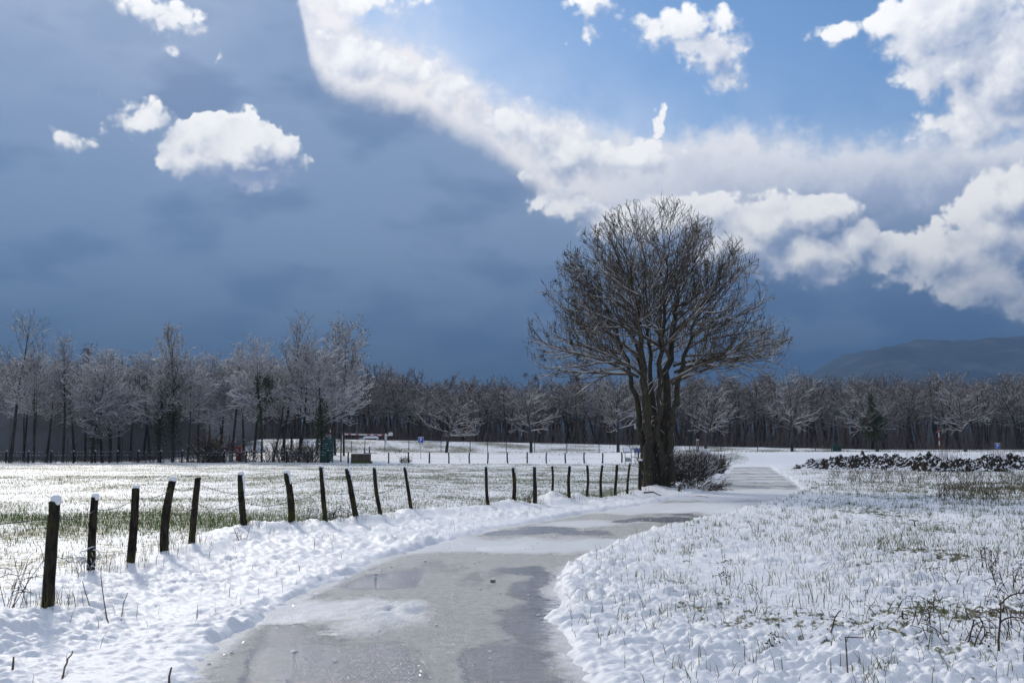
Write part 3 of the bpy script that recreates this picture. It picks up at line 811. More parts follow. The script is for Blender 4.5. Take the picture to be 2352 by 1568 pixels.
def left_trees():
    late = []
    # (base px, top py, distance, crown start, spread m, density, snow, lean, forks, label, extra)
    T = [
        (25, 726, 122, .42, 4.6, .8, .9, .02, 1, 'tall dark forked tree with sparse bare top at the left edge of the photo', ''),
        (-42, 800, 124, .35, 4.2, 1.0, 1.2, 0, 1, 'frosty tree half outside the left edge of the photo', ''),
        (85, 800, 124, .38, 3.7, 1.05, 1.3, .0, 2, 'frosty twin-stemmed tree right of the tall forked tree in front of the grey hall', ''),
        (146, 757, 125, .30, 2.9, .95, 1.2, .0, 1, 'slim tree with tall pointed frosty top in front of the grey hall', ''),
        (197, 790, 133, .45, 2.5, .9, .6, .0, 1, 'narrow tree with dark withered leaves on its tip above the grey hall', 'dead'),
        (212, 812, 121, .33, 4.6, 1.1, 1.4, .05, 1, 'broad white-frosted dome-shaped tree with ivy on its trunk in front of the hall', 'ivy'),
        (236, 850, 122, .40, 3.2, 1.0, 1.2, .02, 1, 'thin-stemmed frosty tree just right of the ivy-clad dome-shaped tree', ''),
        (262, 925, 121, .25, 2.6, 1.0, .9, .05, 2, 'low forked tree with olive leaves in front of the grey hall', 'olive'),
        (300, 825, 131, .45, 3.0, .9, .8, 0, 1, 'tree with dark leaf clusters behind the roof of the grey hall', 'dead'),
        (366, 815, 121, .30, 3.3, 1.05, 1.3, .0, 1, 'frosty tree with an ivy clump below its top left of the tall columnar tree', 'ivy'),
        (398, 758, 122, .34, 3.4, 1.15, 1.4, .03, 1, 'tall columnar tree glittering with frost near the right end of the hall', 'ivy'),
        (432, 842, 122, .40, 3.4, 1.0, 1.3, .10, 1, 'slender leaning frosty tree at the right end of the grey hall', ''),
        (480, 838, 134, .35, 3.0, 1.0, 1.1, 0, 1, 'frosty tree behind the rust-brown shrub', ''),
        (533, 808, 127, .42, 2.9, 1.0, 1.2, 0, 1, 'slim frosty tree standing alone above the orange marker post', ''),
        (602, 808, 121, .36, 3.9, 1.1, 1.0, .0, 1, 'dark tree with ivy balls in its crown right of the orange marker post', 'ball'),
        (650, 733, 124, .30, 4.4, .95, .9, -.02, 1, 'tallest bare tree with fan-shaped top in the thicket', ''),
        (628, 860, 122, .45, 2.6, 1.0, .9, .22, 1, 'thin tree leaning right beneath the tallest bare tree', ''),
        (698, 790, 122, .38, 3.9, 1.1, 1.2, -.10, 1, 'frosty tree leaning left in the middle of the thicket', ''),
        (738, 822, 120, .30, 4.9, 1.15, 1.45, .03, 1, 'white-frosted spreading tree with ivy-wrapped trunk beside the green gate', 'ivy'),
        (790, 768, 131, .40, 3.9, 1.05, .9, .05, 1, 'tree with curved rounded top at the right end of the thicket', 'dead'),
        (760, 800, 134, .36, 3.9, 1.0, .9, .0, 1, 'tree behind the ivy-wrapped one with thin upright shoots', ''),
    ]
    kinds = {  # H, crown start, spread, density, snow, forks, limbs, limb pitch
        'bare': (17.5, .44, 4.6, .74, .9, 1, 15, 32, .36), 'dome': (11.5, .42, 4.7, 1.02, 1.5, 1, 23, 26, .22), 'column': (15, .38, 3.3, 1.12, 1.45, 1, 26, 44, .4),
        'slim': (14, .42, 3.0, 1.06, 1.3, 1, 22, 40, .4), 'twin': (12, .45, 3.8, 1.0, 1.4, 2, 20, 30, .3), 'wide': (12.5, .36, 5.0, 1.02, 1.5, 1, 24, 22, .2)}
    use = ['bare', 'twin', 'twin', 'slim', 'slim', 'dome', 'slim', 'twin', 'dome', 'column', 'column', 'dome', 'dome', 'slim', 'dome', 'bare', 'slim', 'twin', 'wide', 'wide', 'bare']
    protos = {}
    for i, (px, ty, d, cf, sp, dn, sn, ln, fk, lab, ex) in enumerate(T):
        k = use[i]; p = at(px, 1032, d); z = gz(p.x, d); top = at(px, ty, d).z; H = (top - z) * (0.89 if 0 < i < 10 else 0.97)
        kH, kc, ks_, kd, ksn, kf, kl, kp, ku = kinds[k]
        if k not in protos:
            protos[k] = forest_tree(100 + i, kH, kc, ks_, kd, .019, ksn, 0.0, max(.13, kH * .0125), kf, ku, 'frosty_tree', lab, 'tree', 'trees at the far edge of the field', (0, 0, 0), 'wood_bark', 'forest_twig', .062, kp, limbs=kl)
            root = protos[k][0]; orig = True
        else: root = copy_thing(protos[k][0], (0, 0, 0), 0, (1, 1, 1), lab); orig = False
        _, tips, mids, trs = protos[k]
        root['_src'] = 1; del root['_src']
        sz = H / kH; sw = min(1.4, max(.95, 1.15 * sp / ks_))
        root.location = (p.x, d, z); root.scale = (sw, sw, sz); root.rotation_euler = (0, ln, (i * 2.4) % 6.28) if abs(ln) > .08 else (0, 0, (i * 2.4) % 6.28)
        late.append((i, ex, root, tips, mids, kH))
    rng = random.Random(61)
    for j, (px, ty) in enumerate(((-20, 850), (52, 835), (108, 845), (172, 850), (255, 838), (285, 850), (330, 840), (345, 862), (455, 850), (505, 845), (560, 848), (584, 838), (668, 835), (720, 850), (770, 840))):
        k = ('dome', 'twin', 'wide', 'slim')[j % 4]; d = rng.uniform(127, 134); p = at(px, 1032, d); z = gz(p.x, d); H = at(px, ty, d).z - z
        root = copy_thing(protos[k][0], (p.x, d, z), rng.uniform(0, 6.28), (1.15, 1.15, H / kinds[k][0]), 'frosty tree of the second row, half hidden behind the front trees'); root['group'] = 'second row of frosty trees'
    for i, ex, root, tips, mids, H in late:
        rng = random.Random(700 + i)
        if ex == 'ivy':
            leaf_cloud(rng, mids[:5] + mids[1:4], 1300, (.40, .40, .75), .12, 'ivy', 'ivy', root)
        if ex == 'dead':
            leaf_cloud(rng, [t for t in tips if t.z > H * .72] or tips, 1100, (.22, .22, .18), .10, 'dead_leaves', 'dead_leaf', root)
        if ex == 'olive':
            leaf_cloud(rng, tips, 1100, (.3, .3, .25), .09, 'leaves', 'olive_leaf', root)
        if ex == 'ball':
            leaf_cloud(rng, [Vector((-1.6, 0, H * .72)), Vector((.9, -.3, H * .80)), Vector((-1.9, 0, H * .58)), Vector((1.6, 0, H * .76))], 1700, (.42, .42, .42), .10, 'mistletoe', 'ivy', root)
            leaf_cloud(rng, mids[2:6], 700, (.3, .3, .6), .11, 'ivy', 'ivy', root)
left_trees()

def orchard():
    spec = [(1025, 1040.7, 925, 5.0, .20, 'squat spreading orchard tree leaning right behind the parking sign'),
            (1220, 1039.5, 905, 4.8, .0, 'wide orchard tree with one long low arm reaching left, second from the parking sign'),
            (1420, 1037.5, 890, 5.0, -.02, 'sturdy orchard tree just left of the big multi-stemmed tree'),
            (1620, 1036, 900, 4.4, .0, 'small orchard tree right of the big multi-stemmed tree'),
            (1819, 1038, 868, 4.6, -.22, 'crooked orchard tree with a sawn stub, leaning left behind the path end'),
            (2016, 1041, 896, 4.4, .03, 'orchard tree with its trunk wrapped in dark ivy behind the soil heap'),
            (2218, 1040, 900, 5.2, -.02, 'wide orchard tree near the right-hand parking sign')]
    protos = []
    for i, (px, by, ty, sp, ln, lab) in enumerate(spec):
        d = 148.0
        p = at(px, by, d); z = gz(p.x, d); H = at(px, ty, d).z - z
        if i < 4:
            protos.append(forest_tree(300 + i * 7, 8.5, .30, sp, .85, .022, 1.35, 0.0, .26, 1, .22, 'orchard_tree', lab, 'tree', 'orchard trees along the road', (0, 0, 0), 'wood_bark', 'wood_twig', .036, 12, 3, 0.0, .13, limbs=13)[0]); root = protos[i]
        else: root = copy_thing(protos[(i * 2 + 1) % 4], (0, 0, 0), 0, (1, 1, 1), lab)
        root.location = (p.x, d, z); root.rotation_euler = (0, ln, (i * 1.9) % 6.28 if i > 3 else 0); root.scale = (1, 1, H / 8.5)
        if i == 5: ivy_tree = (root, 8.5)
    root, H = ivy_tree
    rng = random.Random(77)
    cs = []
    for k in range(40):
        t = k / 39; w = 1.0 * math.sin(min(1, t * 1.75) * math.pi) + .10; cs.append(Vector((max(-1.5, min(1.5, rng.gauss(0, w))) * .8 + .5 * t, rng.gauss(0, w * .6), 1.6 + t * (H * .74) + rng.gauss(0, .12))))
    leaf_cloud(rng, cs[2:22], 6500, (.36, .36, .30), .10, 'ivy', 'ivy', root)
    leaf_cloud(rng, cs[18:] + [Vector((.5, 0, H * .62)), Vector((.7, 0, H * .72))], 1600, (.24, .24, .3), .09, 'ivy', 'ivy', root)
orchard()

def wood():
    rng = random.Random(5)
    protos = []
    lab = 'tall bare snow-dusted tree in the dark wood behind the road'
    for k in range(5):
        H = 14.5
        root, *_ = forest_tree(500 + k, H, (.40, .5, .34, .45, .38, .55, .42)[k], (4.6, 3.8, 5.0, 4.2, 4.8, 3.4, 4.7)[k], .80, .038, 1.0, rng.uniform(-.06, .06), .21, 1 if k % 3 else 2, .32, 'forest_tree', lab, 'tree', 'trees of the wood behind the road', (0, 0, 0), 'wood_bark', 'forest_twig', .058, 34, 3, 0.0, .06, limbs=16)
        protos.append(root)
    used = [False] * len(protos)
    tops = [(-300, 838), (400, 845), (830, 852), (900, 856), (960, 872), (1100, 880), (1250, 884), (1320, 870), (1450, 872), (1620, 874), (1760, 868), (1900, 878), (2020, 872), (2200, 866), (2352, 872), (2900, 870)]
    n = 0
    rows = [(176, 5.0), (182, 4.7), (188, 4.6), (195, 4.6), (203, 4.8), (212, 5.0), (222, 5.2)]
    for ri, (d, step) in enumerate(rows):
        x0 = at(-120, 1032, d).x if ri >= 3 else at(470, 1032, d).x
        x1 = at(2470, 1032, d).x
        x = x0 + rng.random() * step
        while x < x1 and n < 298:
            k = rng.randrange(len(protos)); yy = d + rng.uniform(-2.5, 2.5); xx = x + rng.uniform(-1.2, 1.2)
            px = CX + xx / yy * F
            top = float(np.interp(px, [t[0] for t in tops], [t[1] for t in tops]))
            z = float(terrain(np.array([xx]), np.array([yy]))[0]) - .1
            H = at(px, top, yy).z - z
            s = H / 14.6 * rng.uniform(.82, 1.02) * (1 if ri > 0 else .92)
            wx = rng.uniform(1.05, 1.35)
            if not used[k]:
                r = protos[k]; used[k] = True; r.location = (xx, yy, z); r.rotation_euler = (0, 0, rng.uniform(0, 6.28)); r.scale = (wx, wx, s)
            else: copy_thing(protos[k], (xx, yy, z), rng.uniform(0, 6.28), (wx, wx, s))
            n += 1; x += step * rng.uniform(.7, 1.3)
    # brushwood on the floor of the wood
    polys = []
    for k in range(11000):
        yy = rng.uniform(172, 230); xx = rng.uniform(at(380, 1032, yy).x, at(2480, 1032, yy).x)
        z = float(road_z(xx)); a = rng.uniform(0, 6.28); tall = yy > 203 and rng.random() < .45
        polys.append(run(rng, Vector((xx, yy, z - .1)), Vector((math.cos(a) * (.05 if tall else .45), math.sin(a) * (.05 if tall else .45), 1)).normalized(), rng.uniform(7, 12) if tall else rng.uniform(1.0, 6.5), .09 if tall else .035, .04 if tall else .022, 3, .1, .12 if tall else .3))
    v, f = tubes(polys, 3)
    tag(link('brushwood', np_mesh('brushwood', v, f), 'forest_twig'), kind='stuff', label='tangle of thin bare brushwood on the floor of the wood', cat='brushwood')
wood()

# ------------------------------------------------------------------ hedge, shrubs
def thicket(name, loc, rx, ry, h, n, label, cat, seed, r=.009, snow=.7, arch=.9, lean=(0, 0), group=None, smin=.018, m='bramble', dens=2.2, leafy=None):
    rng = random.Random(seed); polys = []; fine = []
    for i in range(n):
        a = rng.uniform(0, 6.28); q = math.sqrt(rng.random())
        p = Vector((math.cos(a) * q * rx, math.sin(a) * q * ry, -.05))
        d = Vector((math.cos(a) * arch * rng.random() + rng.gauss(0, .3) + lean[0], math.sin(a) * arch * rng.random() + rng.gauss(0, .3) + lean[1], 1)).normalized()
        L = h * rng.uniform(.55, 1.25)
        st = run(rng, p, d, L, r * 1.3, r * .7, 7, -arch * .9 * rng.random(), .16)
        polys.append(st)
        for k in range(int(dens * 2)):
            pp, dd, rr = along(st, rng.uniform(.2, 1.0)); nd = (dd + perp(dd, rng) * .9).normalized()
            fine.append(run(rng, pp, nd, L * rng.uniform(.15, .4), r * .8, r * .55, 4, .1, .22))
    root = empty(name, loc, label, cat, group)
    v, f = join_vf([tubes(polys, 4), tubes(fine, 3)]); link('stems', np_mesh('stems', v, f), m, root)
    if snow:
        sn = snow_ridges(polys, 1.3, rng, snow, smin, .04) + snow_ridges(fine, 1.3, rng, snow * .8, smin * .8, .03)
        if sn: v, f = tubes(sn, 4); link('snow_cover', np_mesh('snow_cover', v, f), 'frost', root).__setitem__('kind', 'stuff')
    if leafy: leaf_cloud(rng, [q[0][-1] for q in fine], leafy[1], (leafy[2],) * 3, leafy[3], 'leaves', leafy[0], root)
    return root
def P(px, py, Y): 
    v = at(px, py, Y); return (v.x, v.y, gz(v.x, v.y))
thicket('bramble_hedge', P(1560, 1100, 47.5), 1.2, 1.5, 1.25, 420, 'dense snow-flecked bramble thicket at the foot of the big bare tree', 'hedge', 11, .011, .6, .65)
thicket('bramble_hedge', P(1578, 1090, 55), 1.1, 2.0, 1.3, 380, 'snow-flecked bramble thicket behind the first one, further along the path', 'hedge', 14, .011, .6, .65)
thicket('clipped_bush', P(1628, 1075, 66), .95, 1.4, 1.15, 500, 'rounded twiggy bush at the far end of the bramble hedge, left of the path', 'bush', 12, .009, .45, .35, smin=.013)
thicket('bush', P(1590, 1080, 60), 1.1, 1.4, 1.3, 330, 'dark twiggy bush between the brambles and the rounded bush', 'bush', 15, .010, .5, .5)
thicket('brush_pile', P(1605, 1122, 40.5), .75, .9, .75, 120, 'heap of cut twigs lying on the snow at the end of the bramble hedge', 'brush pile', 13, .008, .5, 1.6, (.5, -.2))
thicket('root_shoots', P(1506, 1119, 41.2), .55, .4, 1.5, 70, 'thin upright shoots growing around the base of the big bare tree', 'shoots', 16, .008, .35, .35)
thicket('rust_shrub', P(498, 1060, 121), 1.3, 1.0, 3.1, 60, 'rust-brown leafy shrub at the right end of the grey hall', 'shrub', 17, .02, .5, .5, smin=.03, leafy=('rust_leaf', 900, .4, .10))
thicket('olive_shrub', P(478, 1060, 120), 1.5, 1.0, 2.6, 60, 'olive-leaved shrub beside the rust-brown shrub', 'shrub', 18, .02, .7, .5, smin=.035, leafy=('olive_leaf', 800, .4, .10))
thicket('rust_shrub', P(566, 1058, 122), 1.2, 1.0, 2.0, 50, 'low brownish shrub right of the orange marker post', 'shrub', 19, .02, .5, .5, smin=.03, leafy=('rust_leaf', 300, .35, .09))
for k, (px, h, lab) in enumerate(((640, 2.6, 'left'), (672, 2.4, 'second'), (706, 2.4, 'third'), (728, 2.2, 'right'))):
    thicket('undergrowth_shrub', P(px, 1060, 121 + (k % 2) * 2), 1.9, 1.2, h, 75, 'dark leafless undergrowth shrub, %s of the four between the thicket trunks' % lab, 'shrub', 30 + k, .022, .45, .45, smin=.03, m='wood_twig', group='undergrowth shrubs in the thicket')
for k, px in enumerate((10, 52, 115, 176, 246, 318, 345, 420, 452)):
    thicket('undergrowth_shrub', P(px, 1060, 119.8), 1.6, .7, .95 + .4 * (k % 3 == 0), 34, 'low bare shrub by the grey hall, %s from the left along the wire fence' % ('first', 'second', 'third', 'fourth', 'fifth', 'sixth', 'seventh', 'eighth', 'ninth')[k], 'shrub', 50 + k, .018, .3, .6, smin=.02, m='wood_twig', group='low bare shrubs along the hall fence')
thicket('small_shrub', P(930, 1056, 117.5), .5, .4, .75, 40, 'small yellow-green shrub near the concrete trough', 'shrub', 70, .012, .3, .7, leafy=('olive_leaf', 160, .15, .07))

# ------------------------------------------------------------------ fences
def wood_post(name, base, top, r, parent, seed, cap=True, side=False, k=11, bury=.12):
    rng = random.Random(seed); rs = np.random.RandomState(seed)
    n = 9; H = (top - base).length; V = []
    bow = rng.uniform(-.04, .04)
    prof = 1 + rs.normal(0, .07, k)
    for i in range(n):
        t = i / (n - 1); c = base.lerp(top, t) + Vector((bow * math.sin(t * math.pi), 0, 0))
        if i == 0: c = c - Vector((0, 0, bury))
        for j in range(k):
            a = j * 2 * math.pi / k
            rr = r * prof[j] * (1.08 - .14 * t) * (1 + rs.normal(0, .035))
            V.append((c.x + math.cos(a) * rr, c.y + math.sin(a) * rr, c.z + (rs.normal(0, .025) * r * 6 if i == n - 1 else 0)))
    V.append(tuple(top + Vector((0, 0, .01))))
    Fq = [(i * k + j, i * k + (j + 1) % k, (i + 1) * k + (j + 1) % k, (i + 1) * k + j) for i in range(n - 1) for j in range(k)]
    Ft = [((n - 1) * k + j, (n - 1) * k + (j + 1) % k, n * k) for j in range(k)]
    me = bpy.data.meshes.new(name); me.from_pydata(V, [], Fq + Ft); me.update()
    me.polygons.foreach_set('use_smooth', np.array([True] * len(Fq) + [False] * len(Ft)))
    o = link(name, me, 'post_wood', parent)
    if cap:
        b = MB(); b.ball(top + Vector((.12 * r, 0, r * .42)), (r * .98, r * .98, r * (.55 + .30 * rng.random())), 3, .05, rng)
        if rng.random() < .6: b.ball(top + Vector((r * .62, -r * .40, -r * .05)), (r * .55, r * .48, r * .75), 2, .1, rng)
        if side:
            d = (base - top); m = rng.uniform(.3, .6)
            s = .03
            while s < m:
                q = top + d * s; w = r * rng.uniform(.28, .5) * (1 - .45 * s / m)
                b.ball(q + Vector((r * .88, -r * .30, 0)), (w, w * 1.1, r * rng.uniform(.4, .65)), 2, .15, rng)
                s += r * rng.uniform(.35, .55) / max(.5, d.length)
        b.build('snow_cap', 'snow', o, True)
    return o
def barbed(polys, name, parent, r=.004, barb=.16, m='wire'):
    bs = []
    rng = random.Random(3)
    for pts, rad in polys:
        L = sum((pts[i + 1] - pts[i]).length for i in range(len(pts) - 1)); n = int(L / barb)
        for i in range(n):
            p, d, _ = along((pts, rad), (i + .5) / n); a = perp(d, rng) * .022
            bs.append(([p - a, p + a], [r * .8, r * .8]))
    v, f = join_vf([tubes(polys, 4), tubes(bs, 3)]) if bs else tubes(polys, 4)
    return link(name, np_mesh(name, v, f), m, parent)
def span(a, b, sag, n=10, r=.0045): return ([a.lerp(b, i / n) - UP * (sag * 4 * (i / n) * (1 - i / n)) for i in range(n + 1)], [r] * (n + 1))

def field_fence():
    root = empty('post_fence', FB[0], 'old barbed-wire fence of weathered snow-capped wooden posts along the left of the path', 'fence')
    inv = -Vector(FB[0]); rng = random.Random(4); tops = []
    for i, ((tx, ty), (bx, by), w) in enumerate(FENCE):
        Y = ground_y(by, .13); b = at(bx, by, Y); t = at(tx, ty, Y)
        t.y += rng.uniform(-.05, .05)
        b.z = min(b.z, gz(b.x, b.y))
        r = w / 2 / F * Y * .86
        o = wood_post('post', b + inv, t + inv, r, root, 40 + i, cap=(i != 4), side=(i in (5, 6, 7, 8, 9, 10, 11, 12, 13)))
        if i == 4: o['label'] = 'bare-topped post without a snow cap'
        tops.append((b + inv, t + inv, r))
    def pt(i, h, side=1):
        b, t, r = tops[i]; return b.lerp(t, h) + Vector((0, r * 1.1 * side, 0))
    hi = [.84, .84, .88, .90, .90, .62, .80, .88, .86, .9, .9, .93, .88, .85, .84, .86, .85, .84, .85, .85, .85]
    top_strand = [span(pt(i, hi[i]), pt(i + 1, hi[i + 1]), .02 + .05 * rng.random()) for i in range(len(tops) - 1)]
    top_strand.insert(0, span(pt(0, hi[0]) + Vector((-2.6, -3.6, -.05)), pt(0, hi[0]), .05))
    barbed(top_strand, 'barbed_wire', root)
    lo = [.45, .48, .5, .55, .62, .5, .45, .6, .55, .5, .68, .5, .5, .5, .5, .5, .5, .5, .5, .5, .5]
    low = [span(pt(i, lo[i]), pt(i + 1, lo[i + 1]), .03 + .14 * rng.random()) for i in range(3, len(tops) - 1)]
    barbed(low, 'barbed_wire', root)
field_fence()

def far_fences():
    d = 116.5
    # boundary fence: wooden posts right across the far end of the field
    root = empty('post_fence', (at(800, 1032, d).x, d, 0), 'far wire fence of dark wooden posts across the end of the field below the road', 'fence')
    inv = -Vector(root.location); rng = random.Random(9); pts = []
    for i, (px, ty, by) in enumerate(((800, 1036, 1063), (893, 1038, 1063), (939, 1037, 1063.5), (986, 1037, 1063), (1031, 1037, 1062.5), (1078, 1038, 1063), (1120, 1037, 1063), (1166, 1037, 1062), (1211, 1036.5, 1062), (1255, 1036, 1060.5), (1299, 1036, 1060), (1342, 1036, 1061), (1384, 1037, 1061), (1428, 1037, 1060), (1466, 1037, 1060))):
        x = at(px, 1050, d).x; b = Vector((x, d, gz(x, d))); t = b + Vector((rng.uniform(-.05, .05), 0, (by - ty) / F * d))
        o = wood_post('post', b + inv, t + inv, .085, root, 80 + i, cap=True, k=7); pts.append((b + inv, t + inv))
    for h in (.45, .85):
        barbed([span(pts[i][0].lerp(pts[i][1], h), pts[i + 1][0].lerp(pts[i + 1][1], h), .04, 4, .006) for i in range(len(pts) - 1)], 'wire_strand', root, .006, 9.0)
    # stock fence in front of the hall and the thicket
    root = empty('wire_mesh_fence', (at(25, 1032, 119).x, 119, 0), 'low wire fence on brown posts in front of the hall and the thicket', 'fence')
    inv = -Vector(root.location); pts = []
    for i, pc in enumerate((-150, 57, 255, 460, 657, 852, 1052, 1241, 1441, 1631, 1821, 2010, 2207)):
        x = at(pc * .2563, 1050, 119).x; b = Vector((x, 119, gz(x, 119))); t = b + Vector((0, 0, 1.45))
        wood_post('post', b + inv, t + inv, .09, root, 120 + i, cap=True, k=7); pts.append((b + inv, t + inv))
    for pc in (840, 1040, 1232):
        x = at(459.4 + pc * .238, 1050, 119).x; b = Vector((x, 119, gz(x, 119))); t = b + Vector((0, 0, 1.45))
        wood_post('post', b + inv, t + inv, .09, root, 140 + pc, cap=True, k=7); pts.append((b + inv, t + inv))
    for h in (.12, .3, .48, .66, .84, .95):
        barbed([span(pts[i][0].lerp(pts[i][1], h), pts[i + 1][0].lerp(pts[i + 1][1], h), .02, 4, .007) for i in range(len(pts) - 1)], 'wire_strand', root, .006, 9.0)
    sn = []
    for h in (.66, .95):
        for i in range(len(pts) - 1):
            s = span(pts[i][0].lerp(pts[i][1], h), pts[i + 1][0].lerp(pts[i + 1][1], h), .02, 14, .018)
            for j in range(0, 14, 2):
                if rng.random() < .6: sn.append((s[0][j:j + 2], s[1][j:j + 2]))
    v, f = tubes(sn, 4); o = link('snow_flecks', np_mesh('snow_flecks', v, f), 'snow', root); o['kind'] = 'stuff'
    # tall thin posts behind it
    for k, pc in enumerate((600, 848, 1092, 1338, 2052)):
        p = Vector(P(pc * .2563, 1050, 123)); hgt = 3.0 if pc < 2000 else 3.2
        b = MB(); b.tube((0, 0, -.1), (0, 0, hgt), .045, .045, 8); b.box((0, 0, hgt + .02), (.12, .12, .05))
        o = b.build('fence_post', 'metal_post'); o.location = p
        tag(o, 'tall thin steel post, %s from the left in front of the hall' % ('first', 'second', 'third', 'fourth', 'fifth')[k] if pc < 2000 else 'tall thin steel post left of the orange marker post', 'post', 'tall steel posts by the hall')
    # steel-post fence along the road bank
    root = empty('road_fence', (at(1000, 1032, 151).x, 151, 0), 'thin steel-post wire fence along the foot of the road bank', 'fence')
    inv = -Vector(root.location); pts = []
    for k, (px, h) in enumerate(((807, 1.9), (838, 2.0), (884, 2.1), (939, 2.3), (1013, 2.3), (1080, 2.0), (1120, 2.0), (1163, 2.0), (1228, 2.0), (1302, 2.0), (1376, 2.0), (1446, 2.0), (1516, 2.0), (1584, 2.0), (1656, 2.0), (1740, 2.0), (1826, 2.0), (1873, 2.0), (1910, 2.0))):
        x = at(px, 1032, 151).x; b = Vector((x, 151, gz(x, 151) - .1)); t = b + Vector((0, 0, h * (1 if px < 1500 else .75)))
        m = MB(); m.tube(b + inv, t + inv, .055, .055, 7); m.build('post', 'metal_post', root); pts.append((b + inv, t + inv))
    for h in (.5, .93):
        barbed([span(pts[i][0].lerp(pts[i][1], h), pts[i + 1][0].lerp(pts[i + 1][1], h), .02, 3, .007) for i in range(len(pts) - 1)], 'wire_strand', root, .006, 9.0)
    # one taller dark post by the barrier
    p = Vector(P(755 + 100 * .24, 1050, 126)); o = MB().tube((0, 0, -.1), (0, 0, 5.2), .09, .08, 8).build('gate_post', 'metal_post'); 
    p = Vector(P(783, 1050, 121)); o.location = p; tag(o, 'tall dark post between the green gate and the barrier', 'post')
far_fences()

# ------------------------------------------------------------------ hall
def hall():
    d = 138.0
    x1 = at(472, 1032, d).x; x0 = at(-260, 1032, d).x; zt = at(0, 927, d).z; z0 = -.3; dep = 26
    root = empty('hall_building', ((x0 + x1) / 2, d, 0), 'long low dark grey hall behind the frosty trees at the left', 'building')
    cx = (x0 + x1) / 2; W = x1 - x0
    m = MB(); m.box((0, dep / 2, (zt + z0) / 2), (W, dep, zt - z0)); m.build('wall', 'cladding', root)
    n = int(W / 3.4); me = None
    for i in range(n):                                  # cladding panels stand 3 cm proud with open joints
        w = W / n
        if me is None:
            o = MB().box((0, 0, 0), (w - .05, .06, zt - .55), bev=.01).build('wall_panel', 'cladding', root); me = o.data
        else: o = link('wall_panel', me, None, root)
        o.location = (-W / 2 + w * (i + .5), -.033, (zt + .35) / 2)
    MB().box((0, -.05, .12), (W, .1, .3)).build('plinth', 'concrete', root)
    MB().box((0, dep / 2, zt + .10), (W + .3, dep + .3, .20)).build('roof', 'dark_cladding', root)
    MB().box((0, dep / 2, zt + .27), (W + .24, dep + .24, .14), bev=.04).build('roof_snow', 'snow', root)
    xv = at(653 * .2563, 1032, d).x - cx; zv = at(0, 689 + 1273 * .2563, d).z
    fr = MB(); fr.box((xv, -.10, zv + .27), (.62, .08, .06)).box((xv, -.10, zv - .27), (.62, .08, .06)).box((xv - .28, -.10, zv), (.06, .08, .48)).box((xv + .28, -.10, zv), (.06, .08, .48))
    fr = fr.build('vent_frame', 'galvanised', root); MB().box((xv, -.075, zv), (.5, .02, .48)).build('vent_cover', 'cladding', fr)
    zb = at(0, 689 + 740 * .2563, d + 8).z; xb = at(40, 1032, d + 8).x
    MB().box((xb - 25 - cx, 14, (zt + zb) / 2), (50, 12, zb - zt)).build('upper_storey', 'cladding', root)
    MB().box((xb - 25 - cx, 14, zb + .1), (50.3, 12.3, .3), bev=.05).build('roof_snow', 'snow', root)
hall()

# ------------------------------------------------------------------ signs, barrier and other small things
def letter_P(h, depth, m, parent, loc):
    """a raised capital P, facing -Y"""
    b = MB(); w = h * .16
    b.box((-h * .19, 0, 0), (w, depth, h))
    n = 9; cx, cz, ro = h * .02, h * .235, h * .265
    for i in range(n):
        a0 = -math.pi / 2 + math.pi * i / n; a1 = -math.pi / 2 + math.pi * (i + 1) / n; a = (a0 + a1) / 2; rm = ro - w / 2
        b.box((cx + math.cos(a) * rm, 0.0004 * (i % 2), cz + math.sin(a) * rm), (w, depth, rm * math.pi / n * 1.2), Matrix.Rotation(-a, 3, 'Y'))
    for s in (-1, 1): b.box((-h * .05, .0009, cz + s * (ro - w / 2)), (h * .2, depth, w))
    o = b.build('letter', m, parent); o.location = loc
    return o
def parking_sign(px, pyc, d, size, label, ztop_post):
    p = Vector(P(px, 1050, d)); zc = at(px, pyc, d).z - p.z
    root = empty('parking_sign', p, label, 'sign', 'blue parking signs')
    MB().tube((0, .03, -.1), (0, .03, zc + size * .45), .035, .035, 8).build('pole', 'galvanised', root)
    MB().box((0, 0, zc), (size, .02, size), bev=.006).build('sign_board', 'blue_paint', root)
    b = MB(); s = size * .46; w = size * .035
    for q in (-1, 1):
        b.box((q * s, -.0125, zc), (w, .006, size * .92 + w)); b.box((0, -.0125, zc + q * s), (size * .92 - w, .006, w))
    b.build('sign_border', 'white_paint', root)
    letter_P(size * .66, .006, 'white_paint', root, (size * .03, -.0135, zc))
    MB().box((0, -.002, zc + size / 2 + .02), (size, .03, .035)).build('snow_cap', 'snow', root)
    return root
parking_sign(966, 1010, 126, .70, 'blue square parking sign with white P on a thin pole below the road', 0)
r2 = parking_sign(2292.6, 1024, 152, .84, 'blue square parking sign with white P at the right edge of the photo', 0)
zc2 = at(2292, 1037.5, 152).z - r2.location.z
MB().box((0, -.004, zc2), (.40, .02, .14)).build('lower_plate', 'white_paint', r2)

